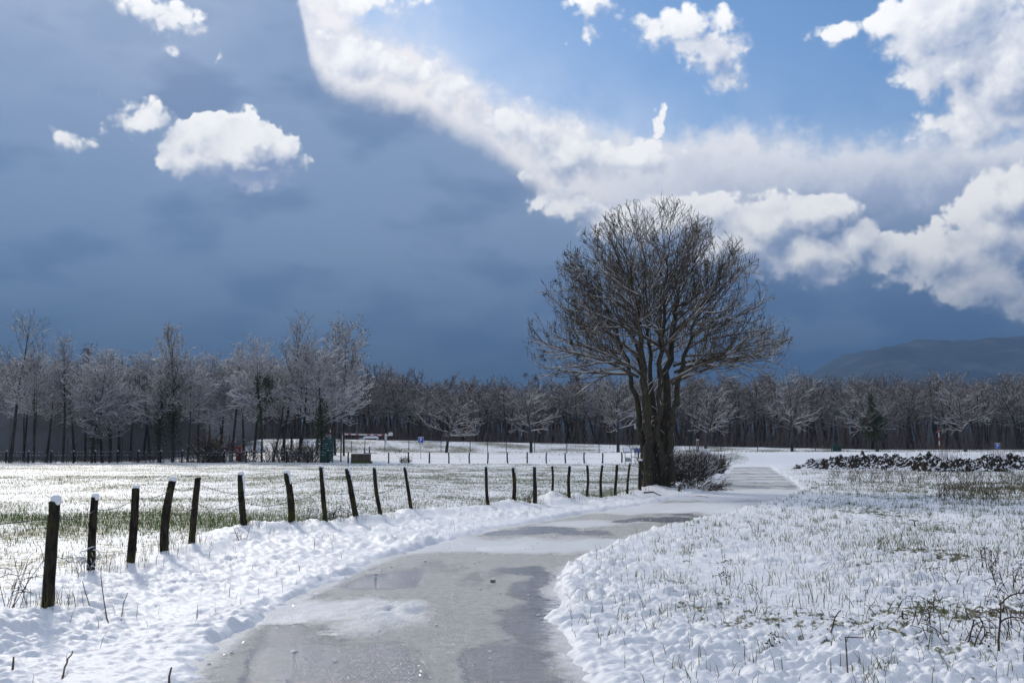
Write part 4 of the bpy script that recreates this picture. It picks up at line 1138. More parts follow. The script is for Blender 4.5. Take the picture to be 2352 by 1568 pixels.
def barrier():
    d = 158.5
    sc = 420 / 2352 / 1.7415          # picture pixels per crop pixel
    X = lambda c: at((1280 + c * 420 / 2352) / 1.7415, 1032, d).x
    Z = lambda c: at(CX, (1650 + c * 420 / 2352) / 1.7415, d).z
    x0, x1 = X(472), X(1480); cx = X(1468); zg = gz(cx, d)
    root = empty('barrier_gate', (cx, d, zg), 'red and white striped height barrier beside the road with a white counterweight', 'barrier')
    zb0, zb1 = Z(482) - zg, Z(505) - zg
    MB().box((0, 0, (Z(480) - zg) / 2), (.30, .22, Z(480) - zg + .2), bev=.02).build('post', 'white_paint', root)
    MB().box((X(505) - cx, 0, (Z(470) - zg - 1) / 2), (.20, .18, Z(470) - zg + 1), bev=.02).build('support', 'white_paint', root)
    edges = [472, 548, 630, 700, 800, 868, 1050, 1130, 1212, 1290, 1372, 1452]
    for i in range(len(edges) - 1):
        a, b = X(edges[i]) - cx, X(edges[i + 1]) - cx
        za = zb0 + (zb1 - zb0) * ((edges[i] + edges[i + 1]) / 2 - 472) / 1000
        MB().box(((a + b) / 2, -.20, za), (abs(b - a) - .004, .12, .20), bev=.012).build('stripe', 'red_paint' if i % 2 == 0 else 'white_paint', root)
    MB().box(((X(1450) + X(1560)) / 2 - cx, -.20, Z(505) - zg), (X(1560) - X(1450), .11, .17)).build('tail', 'white_paint', root)
    MB().box((X(1582) - cx, -.2, Z(482) - zg), (X(1628) - X(1538), .5, Z(450) - Z(515)), bev=.04).build('counterweight', 'white_paint', root)
    MB().box((X(1582) - cx, -.2, Z(446) - zg), (X(1624) - X(1540), .46, .08), bev=.02).build('snow_cap', 'snow', root)
    MB().box(((x0 + x1) / 2 - cx - .2, -.2, (zb0 + zb1) / 2 + .13), (abs(x1 - x0) * .92, .09, .04), Matrix.Rotation(math.atan2(zb0 - zb1, x1 - x0), 3, 'Y')).build('snow_cover', 'snow', root)
    # blocks and bench behind
    bd = 171.5
    Xb = lambda c: at((1280 + c * 420 / 2352) / 1.7415, 1032, bd).x
    Zb = lambda c: at(CX, (1650 + c * 420 / 2352) / 1.7415, bd).z
    c0 = (Xb(1010) + Xb(1270)) / 2; zt = Zb(575); z0 = gz(c0, bd)
    root = empty('concrete_block', (c0, bd, z0), 'long low concrete block topped with four humps of snow behind the barrier', 'block')
    MB().box((0, 0, (zt - z0) / 2), (Xb(1270) - Xb(1010), 1.0, zt - z0), bev=.03).build('body', 'old_concrete', root)
    b = MB()
    for c in (1042, 1106, 1168, 1232): b.ball((Xb(c) - c0, 0, zt - z0 + .05), (.62, .5, .36), 3, .05)
    b.box((0, 0, zt - z0 + .05), (Xb(1268) - Xb(1012), .96, .12), bev=.03)
    b.build('snow_cover', 'snow', root, False)
    c1 = (Xb(878) + Xb(1003)) / 2; zt = Zb(592); z1 = gz(c1, bd)
    root = empty('concrete_block', (c1, bd, z1), 'smaller flat concrete block left of the one with four snow humps', 'block')
    MB().box((0, 0, (zt - z1) / 2), (Xb(1003) - Xb(878), 1.0, zt - z1), bev=.03).build('body', 'old_concrete', root)
    MB().box((0, 0, zt - z1 + .06), (Xb(1003) - Xb(878), 1.0, .13), bev=.03).build('snow_cover', 'snow', root)
barrier()

def trough():
    d = 117.2
    p = Vector(P(829, 1060, d)); px = lambda a: a / F * d
    root = empty('stone_trough', p, 'dark mossy concrete trough with a snowy lid standing at the far fence', 'trough')
    w, h, t = px(42), px(19.5), 1.3
    b = MB()
    b.box((0, -t / 2 + .07, h / 2 - .05), (w, .14, h + .1)).box((0, t / 2 - .07, h / 2 - .05), (w, .14, h + .1))
    b.box((-w / 2 + .07, 0, h / 2 - .052), (.138, t - .28, h + .096)).box((w / 2 - .07, 0, h / 2 - .052), (.138, t - .28, h + .096))
    b.build('body', 'old_concrete', root)
    MB().box((0, 0, h + .045), (w + .04, t + .06, .08), bev=.015).build('lid', 'grey_wood', root)
    MB().box((0.02, .04, h + .115), (w - .04, t - .1, .07), bev=.025).build('snow_cover', 'snow', root)
    MB().box((0.05, -t / 2 - .02, .12), (w * .98, .05, .34), bev=.02).build('moss_band', 'moss', root)
    MB().box((w / 2 + .15, -.3, .10), (.28, .5, .3), bev=.05).build('foot', 'moss', root)
    b = MB().box((w / 2 - .1, .62, h + .19), (px(30), .16, .07)); b.build('plank', 'grey_wood', root)
    for dx, nm in ((w / 2 - .18, .95), (w / 2 - .72, .85)):
        MB().tube((dx, .55, .3), (dx + (.0 if nm > .9 else -.06), .55, h + nm), .09, .085, 8).build('stake', 'grey_wood', root)
trough()

def green_gate():
    d = 119.8
    p = Vector(P(752, 1062, d)); k = d / F
    root = empty('green_gate', p, 'dark green corrugated metal gate panel at the right end of the thicket', 'gate')
    z1 = at(0, 1007, d).z - p.z; w = 24 * k
    b = MB()
    n = 10
    fr = MB(); fr.box((-w / 2, 0, z1 / 2), (.12, .12, z1 + .2)).box((w / 2, 0, z1 / 2 + .15), (.12, .12, z1 + .5)); fr.build('frame', 'green_paint', root)
    me = None
    for i in range(n):
        zc = .15 + (z1 - .2) * (i + .5) / n
        o = MB().box((0, 0, 0), (w - .14, .05, (z1 - .2) / n - .03), Matrix.Rotation(.25, 3, 'X')).build('slat', 'green_paint', root) if me is None else link('slat', me, None, root)
        me = o.data; o.location = (0, 0, zc)
    MB().box((-.3, 0.5, z1 * .45), (w * .8, .08, z1 * .9)).build('rear_panel', 'green_paint', root)
    sn = MB()
    rng = random.Random(6)
    for i in range(n):
        for j in range(4):
            if rng.random() < .7: sn.box((rng.uniform(-.45, .45) * w, -.045, .15 + (z1 - .2) * (i + 1) / n - .02), (rng.uniform(.06, .2), .04, .025))
    o = sn.build('snow_flecks', 'snow', root); o['kind'] = 'stuff'
    # grey road sign seen from behind, and a red and white marker rod
    d = 128.0; q = Vector(P((1280 + 128 * .1786) / 1.7415, 1050, d)); zc = at(0, (1650 + 575 * .1786) / 1.7415, d).z - q.z
    root = empty('road_sign', q, 'grey back of a road sign above the green gate', 'sign')
    MB().tube((0, 0, -.1), (0, 0, zc + .6), .05, .05, 8).build('pole', 'galvanised', root)
    MB().box((0, .06, zc), (1.35, .04, .95), bev=.01).build('sign_board', 'galvanised', root)
    def rod(px, pt, pb, d, lab):
        q = Vector(P(px, 1050, d)); zt = at(0, pt, d).z - q.z; z0 = at(0, pb, d).z - q.z
        root = empty('marker_rod', q, lab, 'marker rod', 'red and white marker rods')
        n = 6
        for i in range(n):
            a = z0 + (zt - z0) * i / n; b = z0 + (zt - z0) * (i + 1) / n
            MB().tube((0, 0, a if i else min(-.1, a)), (0, 0, b), .06, .06, 8).build('stripe', 'red_paint' if i % 2 else 'white_paint', root)
    rod((1280 + 220 * .1786) / 1.7415, 982, 1012, 130, 'red and white striped rod behind the green gate')
    rod(1722.6 + 1630 * .2676, 984, 1041, 150, 'tall red and white striped rod left of the right-hand parking sign')
green_gate()

def small_left():
    d = 124.0; k = d / F
    p = Vector(P(548, 1056, d))
    root = empty('marker_post', p, 'short orange-red marker post beside the grey bench', 'post')
    MB().box((0, 0, .55), (.62, .45, 1.5), bev=.06).build('body', 'orange_paint', root)
    MB().ball((0, 0, 1.33), (.30, .24, .08), 2).build('snow_cap', 'snow', root)
    z1 = at(0, 1030, d).z - p.z
    b = MB().box((0, 0, z1 + .12 + .0), (.66, .5, .30), bev=.06); b.build('hood', 'orange_paint', root)
    MB().box((0, 0, z1 / 2 + .5), (.56, .4, max(.3, z1 - 1.0)), bev=.03).build('neck', 'orange_paint', root)
    q = Vector(P(545, 1058, d - 2)); L = 34 * k
    root = empty('bench', q, 'low grey bench with white end blocks in front of the orange marker post', 'bench')
    MB().box((.1, 0, .78), (L, .5, .22), bev=.02).build('seat', 'grey_wood', root)
    for s in (-1, 1): MB().box((s * L * .42, 0, .33), (.45, .55, .68), bev=.02).build('leg', 'concrete', root)
    MB().box((-L / 2, 0, .93), (.5, .5, .12), bev=.04).build('snow_cover', 'snow', root)
    q = Vector(P(494, 1060, d - 3.4)); root = empty('crate', q, 'dark wooden crate half hidden behind the rust-brown shrub', 'crate')
    for i in range(5): MB().box((0, -.5, .14 + i * .22), (1.9, .05, .19)).build('slat', 'grey_wood', root)
    MB().box((0, .02, .55), (1.86, .96, 1.08)).build('body', 'old_concrete', root)
    MB().box((0, 0, 1.16), (1.9, 1.0, .08), bev=.02).build('snow_cover', 'snow', root)
small_left()

def kiosk():
    d = 104.0; k = d / F
    pxc = lambda c: (2350 + c * .3507) / 1.7415
    pyc = lambda c: (1500 + c * .3507) / 1.7415
    X = lambda c: at(pxc(c), 1032, d).x; Z = lambda c: at(CX, pyc(c), d).z
    p = Vector((X(465), d, 0)); p.z = gz(p.x, d)
    root = empty('information_stand', p, 'grey steel information stand with a tilted display board left of the big tree', 'information stand')
    q = lambda c, v: (X(c) - p.x, Z(v) - p.z)
    for c in (428, 500):
        x, z = q(c, 850); MB().box((x, 0, z / 2), (.07, .07, z + .1)).build('leg', 'galvanised', root)
    x0, z0 = q(400, 832); x1, z1 = q(495, 880)
    MB().box(((x0 + x1) / 2, -.1, (z0 + z1) / 2 + .02), (abs(x1 - x0), .9, .06), Matrix.Rotation(R(38), 3, 'X'), bev=.01).build('display_board', 'galvanised', root)
    MB().box(((x0 + x1) / 2, -.14, (z0 + z1) / 2 + .07), (abs(x1 - x0) * .8, .7, .02), Matrix.Rotation(R(38), 3, 'X')).build('snow_cover', 'snow', root)
    x0, z0 = q(432, 945); x1, z1 = q(492, 985)
    MB().box(((x0 + x1) / 2, .1, (z0 + z1) / 2), (x1 - x0, .4, z0 - z1), bev=.02).build('box', 'galvanised', root)
    MB().box(((x0 + x1) / 2, .1, z0 + .05), (x1 - x0, .4, .08), bev=.02).build('box_snow', 'snow', root)
    x0, z0 = q(500, 938); x1, _ = q(595, 938)
    MB().box(((x0 + x1) / 2, .0, z0), (x1 - x0, .06, .07)).build('rail', 'galvanised', root)
    # picture board
    p2 = Vector((X(595), d + .6, 0)); p2.z = gz(p2.x, p2.y)
    root = empty('picture_board', p2, 'blue picture board on posts just left of the big tree trunk', 'sign board')
    zt, zb = Z(835) - p2.z, Z(885) - p2.z; w = X(650) - X(540)
    MB().box((0, 0, (zt + zb) / 2), (w, .05, zt - zb), bev=.01).build('sign_board', 'picture_print', root)
    for s in (-1, 1): MB().box((s * w * .42, .06, zt / 2), (.07, .07, zt + .1)).build('post', 'galvanised', root)
    # solar lamp
    p3 = Vector((X(597), d - .8, 0)); p3.z = gz(p3.x, p3.y); zt = Z(610) - p3.z
    root = empty('solar_lamp', p3, 'thin pole with a tilted solar panel left of the big tree trunk', 'lamp post')
    MB().tube((0, 0, -.1), (0, 0, zt), .05, .04, 8).build('pole', 'metal_post', root)
    o = MB().box((X(575) - p3.x, 0, Z(585) - p3.z), (.95, .7, .05), Matrix.Rotation(R(50), 3, 'X'), bev=.01).build('solar_panel', 'galvanised', root)
    MB().box((X(575) - p3.x, 0, Z(585) - p3.z - .0), (.03, .72, .07), Matrix.Rotation(R(50), 3, 'X')).build('panel_rib', 'white_paint', o)
    # white lectern board and wooden marker behind the hedge
    d2 = 100.0; p4 = at(pxc(1340), 1050, d2); p4.z = gz(p4.x, d2)
    root = empty('lectern_board', p4, 'white tilted board showing above the rounded bush by the path', 'sign board')
    zc = at(CX, pyc(872), d2).z - p4.z
    MB().box((0, 0, zc), (1.05, 1.0, .05), Matrix.Rotation(R(38), 3, 'X') @ Matrix.Rotation(R(-12), 3, 'Z'), bev=.01).build('board', 'white_paint', root)
    for s in (-1, 1): MB().box((s * .35, .15, zc / 2 - .05), (.08, .08, zc), bev=.01).build('leg', 'grey_wood', root)
    d3 = 128.0; p5 = at(pxc(1260), 1050, d3); p5.z = gz(p5.x, d3)
    root = empty('marker_post', p5, 'pale square wooden marker post standing behind the rounded bush', 'post')
    zt = at(CX, pyc(742), d3).z - p5.z
    MB().box((0, 0, zt / 2), (.33, .33, zt + .1), bev=.02).build('shaft', 'grey_wood', root)
    MB().box((0, 0, zt + .07), (.34, .34, .08), bev=.02).build('snow_cap', 'snow', root)
    # pair of posts with a round red sign
    d4 = ground_y(pyc(1045)); p6 = at(pxc(1545), pyc(1045), d4); p6.z = gz(p6.x, d4)
    root = empty('sign_posts', p6, 'two leaning stakes with a small round red sign at the far end of the path', 'sign')
    h = at(CX, pyc(905), d4).z - p6.z
    MB().tube((0, 0, -.1), (-.20, 0, h), .07, .065, 9).build('stake', 'post_wood', root)
    MB().tube((.22, .1, -.1), (.14, .1, h - .05), .06, .055, 9).build('stake', 'post_wood', root)
    zc = at(CX, pyc(970), d4).z - p6.z
    ring = MB()
    for i in range(14):
        a = i * 2 * math.pi / 14; ring.box((-.05 + math.cos(a) * .17, -.1, zc + math.sin(a) * .17), (.05, .02, .09), Matrix.Rotation(-a, 3, 'Y'))
    ring.build('sign_ring', 'red_paint', root)
    MB().tube((-.05, -.085, zc), (-.05, -.075, zc), .17, .17, 16).build('sign_disc', 'orange_paint', root)
    MB().tube((0.2, .02, .3), (.12, .02, h - .2), .035, .03, 6).build('snow_strip', 'snow', root)
kiosk()

def mesh_pen():
    d = 150.0
    X = lambda c: at(1722.6 + c * .2676, 1032, d).x; Z = lambda c: at(CX, 832.6 + c * .2676, d).z
    p = Vector((X(757), d, 0)); p.z = gz(p.x, d)
    root = empty('green_fence_panel', p, 'small green wire-mesh enclosure beyond the soil heap', 'enclosure')
    zt = Z(697) - p.z
    posts = [(712, 0), (738, .2), (766, .6), (788, .9), (803, 1.1)]
    for i, (c, dy) in enumerate(posts):
        h = zt if i < 3 else zt * .75
        MB().tube((X(c) - p.x, dy, -.1), (X(c) - p.x, dy, h), .055, .055, 8).build('post', 'green_paint', root)
    for i in range(len(posts) - 1):
        a, b = posts[i], posts[i + 1]; h = (zt if i < 2 else zt * .75) - .1
        ax, bx = X(a[0]) - p.x, X(b[0]) - p.x
        m = MB()
        for j in range(9): m.tube((ax, a[1], .2 + h * j / 9), (bx, b[1], .2 + h * j / 9), .022, .022, 4)
        for j in range(1, 10): x = ax + (bx - ax) * j / 10; y = a[1] + (b[1] - a[1]) * j / 10; m.tube((x, y, .15), (x, y, h), .022, .022, 4)
        m.build('mesh_panel', 'green_paint', root)
mesh_pen()

# ------------------------------------------------------------------ soil heaps
def heap(name, spec, label, seed, res=(.08, .08)):
    """spec: list of (px of centre, y, half width m, half depth m, height)"""
    xs = [at(s[0], 1050, s[1]).x for s in spec]
    x0 = min(x - s[2] * 1.15 for x, s in zip(xs, spec)); x1 = max(x + s[2] * 1.15 for x, s in zip(xs, spec))
    y0 = min(s[1] - s[3] * 1.2 for s in spec); y1 = max(s[1] + s[3] * 1.2 for s in spec)
    X, Y = np.meshgrid(np.arange(x0, x1, res[0]), np.arange(y0, y1, res[1]))
    h = np.full_like(X, -.25)
    for x, s in zip(xs, spec):
        q = np.sqrt(((X - x) / s[2]) ** 2 + ((Y - s[1]) / s[3]) ** 2) + .22 * fbm(X / 1.3, Y / 1.3, seed, 3)
        h = np.maximum(h, (.82 + .6 * pnoise(X / 1.7, Y / 1.7, seed + 9)) * s[4] * (1 - q ** 1.7))
    h = np.maximum(h, -.3)
    c = np.abs(pnoise(X * 1.1, Y * 1.1, seed + 3)) * .55 + np.abs(pnoise(X * 2.4, Y * 2.4, seed + 4)) * .32 + np.abs(pnoise(X * 5.5, Y * 5.5, seed + 5)) * .20
    Z = terrain(X, Y) + h + c * np.clip(h * 2 + .35, 0, 1) * 1.0
    n, m = X.shape; i = np.arange(n - 1)[:, None] * m; j = np.arange(m - 1)[None, :]
    q = np.stack([i + j, i + j + 1, i + m + j + 1, i + m + j], -1).reshape(-1, 4)
    cx, cy = (x0 + x1) / 2, (y0 + y1) / 2
    V = np.stack([X - cx, Y - cy, Z], -1).reshape(-1, 3)
    o = link(name, np_mesh(name, V, q, False), 'soil'); o.location = (cx, cy, 0)
    tag(o, label, 'soil heap', 'snow-covered soil heaps')
heap('soil_heap', [(1900, 83, 2.6, 2.2, .75), (1965, 81, 3.0, 2.2, .95), (2050, 80, 3.0, 2.4, .75), (2100, 78, 2.6, 2.2, .7)], 'long heap of dark snow-covered clods, leftmost, right of the path end', 201)
heap('soil_heap', [(2085, 75, 2.2, 1.9, .7), (2145, 74, 2.4, 2.0, .95), (2230, 73, 2.6, 1.9, .8)], 'middle heap of dark snow-covered soil, in front of the long one', 231)
heap('soil_heap', [(2285, 76, 2.0, 1.8, .85)], 'rounded soil heap between the middle one and the right edge of the photo', 251)
heap('soil_heap', [(2350, 76, 2.2, 1.9, 1.1), (2440, 77, 2.4, 1.9, 1.1)], 'soil heap cut off by the right edge of the photo', 261)

# ------------------------------------------------------------------ grass and weeds
def blades(name, pts, hgt, wid, tone, m, label, seed, lean=.45):
    rs = np.random.RandomState(seed); n = len(pts)
    z = ground(pts[:, 0], pts[:, 1])[0]
    b = np.stack([pts[:, 0], pts[:, 1], z - .03], -1)
    a = rs.uniform(0, 6.28, n); side = np.stack([np.cos(a), np.sin(a), np.zeros(n)], -1)
    l = rs.uniform(0, 6.28, n); ln = np.stack([np.cos(l), np.sin(l), np.zeros(n)], -1) * (np.abs(rs.normal(0, lean, n)) * hgt)[:, None]
    up = np.stack([np.zeros(n), np.zeros(n), hgt + .03], -1)
    w = (wid[:, None] * .5) * side
    mid = b + up * .58 + ln * .32; tip = b + up + ln
    V = np.stack([b - w, b + w, mid + w * .75, mid - w * .75, tip], 1).reshape(-1, 3)
    k = np.arange(n)[:, None] * 5
    tri = np.concatenate([k + [0, 1, 2], k + [0, 2, 3], k + [3, 2, 4]], 0)
    me = np_mesh(name, V, tri, False); set_attr(me, 'tone', np.repeat(tone, 5))
    o = link(name, me, m); tag(o, label, 'grass', kind='stuff')
def scatter(rs, n, y0, y1, a0, a1, power=1.0):
    r = np.sqrt(rs.uniform(y0 * y0, y1 * y1, n)); a = np.radians(rs.uniform(a0, a1, n))
    return np.stack([np.sin(a) * r, np.cos(a) * r], -1)
def meadow():
    rs = np.random.RandomState(2)
    parts = [scatter(rs, 34000, 5.5, 22, -8, 33), scatter(rs, 60000, 20, 50, 2, 33), scatter(rs, 34000, 45, 80, 8, 33)]
    pts = np.concatenate(parts)
    L, Rr = path_lr(pts[:, 1]); out = pts[:, 0] - Rr
    dens = .22 + 1.1 * np.clip(fbm(pts[:, 0] / 1.1, pts[:, 1] / 1.3, 71, 3) * .8 + .08 + .35 * fbm(pts[:, 0] / 5, pts[:, 1] / 6, 75, 2), 0, 1)
    dens *= np.clip(.2 + .12 * out, 0, 1)
    keep = (out > .12) & (rs.rand(len(pts)) < dens); pts = pts[keep]; n = len(pts)
    tuft = np.clip(fbm(pts[:, 0] / .7, pts[:, 1] / .7, 81, 2), 0, 1)
    h = rs.uniform(.05, .15, n) * (1 + 1.4 * tuft * rs.rand(n)); dist = np.hypot(pts[:, 0], pts[:, 1])
    w = rs.uniform(.004, .009, n) * (1 + np.clip(dist - 15, 0, 60) * .03)
    blades('grass', pts, h, w, np.clip(rs.rand(n) * .9 + .2 * rs.rand(n), 0, 1), 'grass', 'green and straw-coloured grass blades poking through the snow right of the path', 3, .75)
    c = scatter(rs, 5200, 5.5, 52, -8, 33); L, Rr = path_lr(c[:, 1]); c = c[(c[:, 0] > Rr + .35) & (fbm(c[:, 0] / 2.4, c[:, 1] / 3, 72, 3) > -.12)]
    k = rs.randint(0, len(c), len(c) * 9); pts = c[k] + rs.normal(0, 1, (len(k), 2)) * (.018 + .05 * rs.rand(len(k), 1)); n = len(pts); dist = np.hypot(pts[:, 0], pts[:, 1])
    tone = np.clip(rs.rand(len(c))[k] * .8 + .3 * rs.rand(n), 0, 1)
    blades('grass', pts, rs.uniform(.03, .11, n) * (.6 + 1.1 * rs.rand(len(c))[k]), rs.uniform(.004, .008, n) * (1 + np.clip(dist - 15, 0, 60) * .03), tone, 'grass', 'small tufts of dark olive grass in the snow of the meadow', 8, .9)
    pts = np.stack([rs.uniform(-45, 75, 16000), rs.uniform(117, 160, 16000)], -1); q = fbm(pts[:, 0] / 5, pts[:, 1] / 4, 73, 3)
    pts = pts[(q > .12 - .35 * (pts[:, 1] > 149)) & ((pts[:, 1] > 148) | (rs.rand(16000) < .3))]; n = len(pts)
    blades('grass', pts, rs.uniform(.08, .24, n), rs.uniform(.03, .07, n), np.clip(rs.rand(n) * .5 + .5, 0, 1), 'grass', 'dry grass tufts on the snowy slope below the road', 9, .8)
    # left verge: sparse
    pts = scatter(rs, 7000, 5.5, 38, -33, 12); L, Rr = path_lr(pts[:, 1]); fx = fence_x(pts[:, 1])
    keep = (pts[:, 0] < L - .15) & (pts[:, 0] > fx - .3) & (rs.rand(len(pts)) < np.clip(.25 + 1.3 * fbm(pts[:, 0] / .8, pts[:, 1] / .9, 74, 2), .03, 1)); pts = pts[keep]; n = len(pts)
    blades('grass', pts, rs.uniform(.05, .16, n), rs.uniform(.004, .009, n), np.clip(rs.rand(n) + .15, 0, 1), 'grass', 'scattered grass blades in the snow between fence and path', 4)
    # tussocks round the posts
    c = np.array([(p.x, p.y) for p in FB]); k = rs.randint(0, len(c), 1500); pts = c[k] + rs.normal(0, .16, (1500, 2)); n = 1500
    blades('grass', pts, rs.uniform(.08, .26, n), rs.uniform(.004, .008, n), np.clip(rs.rand(n) * .5 + .55, 0, 1), 'grass', 'dry grass tufts round the feet of the fence posts', 5)
    # the crop field
    yy = rs.uniform(11, 46, 26000); ss = np.stack([rs.uniform(-19, -3, 26000), rs.uniform(16.5, 27, 26000)], -1)
    parts = [ss, scatter(rs, 60000, 9, 34, -33, 14), scatter(rs, 80000, 30, 64, -33, 14), scatter(rs, 50000, 60, 112, -33, 14)]
    pts = np.concatenate(parts)
    fx = fence_x(pts[:, 1]); g = ground(pts[:, 0], pts[:, 1]); strip = g[2]
    keep = (pts[:, 0] < fx - .25) & (rs.rand(len(pts)) < np.clip(g[1] * g[1] * 1.0 + .9 * strip - .06, .03, 1)); pts = pts[keep]; strip = strip[keep]; n = len(pts)
    dist = np.hypot(pts[:, 0], pts[:, 1])
    h = rs.uniform(.04, .10, n) * (1 + .5 * strip); w = rs.uniform(.005, .010, n) * (1 + np.clip(dist - 15, 0, 100) * .03)
    blades('grass', pts, h, w, np.clip(rs.rand(n) * (1.05 - .75 * strip), 0, 1), 'crop_grass', 'short green crop shoots showing through the thin snow of the field', 6, .7)
meadow()

def weed_plant(seed, h, stems, r=.006, name='dead_weed', label='', group=None, loc=(0, 0, 0), leaves=10, snow=.5):
    rng = random.Random(seed); polys = []
    for i in range(stems):
        a = rng.uniform(0, 6.28); q = run(rng, Vector((rng.gauss(0, .05), rng.gauss(0, .05), -.05)), Vector((math.cos(a) * .35, math.sin(a) * .35, 1)).normalized(), h * rng.uniform(.6, 1), r, r * .6, 7, -.35 * rng.random(), .12)
        polys.append(q)
        for k in range(rng.randint(2, 4)):
            p, d, rr = along(q, rng.uniform(.35, 1)); polys.append(run(rng, p, (d + perp(d, rng) * .9).normalized(), h * rng.uniform(.15, .35), r * .7, r * .45, 4, -1.1, .15))
    root = empty(name, loc, label, 'weed', group)
    v, f = tubes(polys, 4); link('stems', np_mesh('stems', v, f), 'weed', root)
    if leaves: leaf_cloud(rng, [q[0][-1] for q in polys], leaves, (.02, .02, .04), .013, 'leaves', 'weed', root)
    if snow:
        sn = snow_ridges(polys, 1.4, rng, snow, .008, .015)
        if sn: v, f = tubes(sn, 4); link('snow_cover', np_mesh('snow_cover', v, f), 'frost', root).__setitem__('kind', 'stuff')
    return root
def weeds():
    rng = random.Random(12)
    def put(px, py, h, st, lab, seed, r=.006, group=None, **kw):
        Y = ground_y(py, .1); p = at(px, py, Y); p.z = gz(p.x, p.y)
        return weed_plant(seed, h, st, r, label=lab, loc=p, group=group, **kw)
    put(2268, 1488, .62, 1, 'tall single red-brown weed stalk standing nearest the lower right corner', 1, .010, leaves=60)
    put(2238, 1475, .28, 3, 'drooping black weed just left of the tallest red-brown stalk', 2, .007, leaves=40)
    put(2120, 1430, .34, 7, 'loose clump of straw-brown stalks left of the tall red-brown weed', 3, .004, leaves=0)
    put(2068, 1412, .16, 1, 'short thick dark stalk left of the straw-brown clump', 4, .010, leaves=0)
    put(2262, 1300, .40, 4, 'bent dark weeds near the right edge, mid-meadow', 5, .007, leaves=30)
    put(2315, 1340, .42, 4, 'snow-laden arching weed at the right edge of the photo', 6, .007, leaves=60, snow=1)
    put(2102, 1203, .32, 1, 'short thick broken stump of a stalk standing alone in the meadow', 7, .018, leaves=0)
    put(2056, 1208, .34, 1, 'thin lone stalk left of the broken stump in the meadow', 8, .007, leaves=0)
    put(1740, 1222, .40, 3, 'bent dry grass stalks beside the path bend', 9, .005, leaves=0)
    put(1672, 1330, .28, 3, 'dark leafy weed on the right verge of the path', 10, .005, leaves=70)
    put(1760, 1478, .16, 2, 'small green weed peeping from a snow hump in the foreground', 17, .004, leaves=40)
    put(205, 1330, .36, 8, 'bent dead grass bundle at the foot of the second fence post', 11, .004, leaves=0, snow=1)
    put(560, 1240, .34, 5, 'dead weeds at the foot of the fence between fifth and sixth post', 12, .005, leaves=20)
    put(715, 1200, .40, 9, 'snow-covered weed clump left of the eighth fence post', 13, .006, leaves=60, snow=1)
    put(763, 1197, .40, 12, 'dark dead weed clump right of the eighth fence post', 14, .008, leaves=120, snow=.7)
    put(797, 1195, .5, 6, 'thin dead weeds in front of the ninth fence post', 15, .006, leaves=30)
    put(1215, 1152, .5, 8, 'dark weed tuft at the foot of the fourteenth fence post', 16, .008, leaves=60)
    put(1560, 1125, .45, 8, 'short black broken stems in front of the bramble thicket', 18, .014, leaves=0, snow=.3)
    put(20, 1400, .75, 9, 'arching dry bramble stems at the left edge beside the first fence post', 19, .005, leaves=0, snow=0)
    # right-hand band of withered weeds in front of the heaps
    polys = []; sn = []
    for k in range(520):
        Y = rng.uniform(30, 70); px = rng.uniform(1900, 2420) if Y > 45 else rng.uniform(2150, 2420)
        x = at(px, 1050, Y).x; z = gz(x, Y); a = rng.uniform(0, 6.28)
        for i in range(rng.randint(2, 4)):
            q = run(rng, Vector((x + rng.gauss(0, .1), Y + rng.gauss(0, .1), z - .03)), Vector((math.cos(a) * .3 + rng.gauss(0, .25), math.sin(a) * .3, 1)).normalized(), rng.uniform(.18, .5), .009, .006, 5, -.6 * rng.random(), .2); polys.append(q)
    v, f = tubes(polys, 3); tag(link('withered_weeds', np_mesh('withered_weeds', v, f), 'weed'), 'band of dark withered weeds in the snow in front of the soil heaps', 'weeds', kind='stuff')
    polys = []
    for k in range(150):
        Y = 1 / rng.uniform(1 / 30, 1 / 8.2); px = 2380 - abs(rng.gauss(0, 210)); x = at(px, 1050, Y).x; z = gz(x, Y); a = rng.uniform(0, 6.28)
        for i in range(rng.randint(1, 3)):
            polys.append(run(rng, Vector((x + rng.gauss(0, .06), Y + rng.gauss(0, .06), z - .03)), Vector((math.cos(a) * .35 + rng.gauss(0, .25), math.sin(a) * .35, 1)).normalized(), rng.uniform(.08, .26), .004, .0028, 5, -1.3 * rng.random(), .25))
    v, f = tubes(polys, 4); tag(link('withered_stalks', np_mesh('withered_stalks', v, f), 'weed'), 'thin bent brown stalks in the snow at the right of the meadow', 'weeds', kind='stuff')
    # pale reeds behind the heaps
    polys = []
    for k in range(1500):
        Y = rng.uniform(92, 112); px = rng.uniform(2080, 2440); x = at(px, 1050, Y).x; z = gz(x, Y)
        polys.append(run(rng, Vector((x, Y, z - .05)), Vector((rng.gauss(0, .15), rng.gauss(0, .15), 1)).normalized(), rng.uniform(.5, 1.5) * (.6 + .4 * math.sin(px * .05)), .012, .007, 3, 0, .15))
    v, f = tubes(polys, 3); tag(link('dry_reeds', np_mesh('dry_reeds', v, f), 'grey_wood'), 'thin dry stalks standing behind the soil heaps', 'reeds', kind='stuff')
weeds()

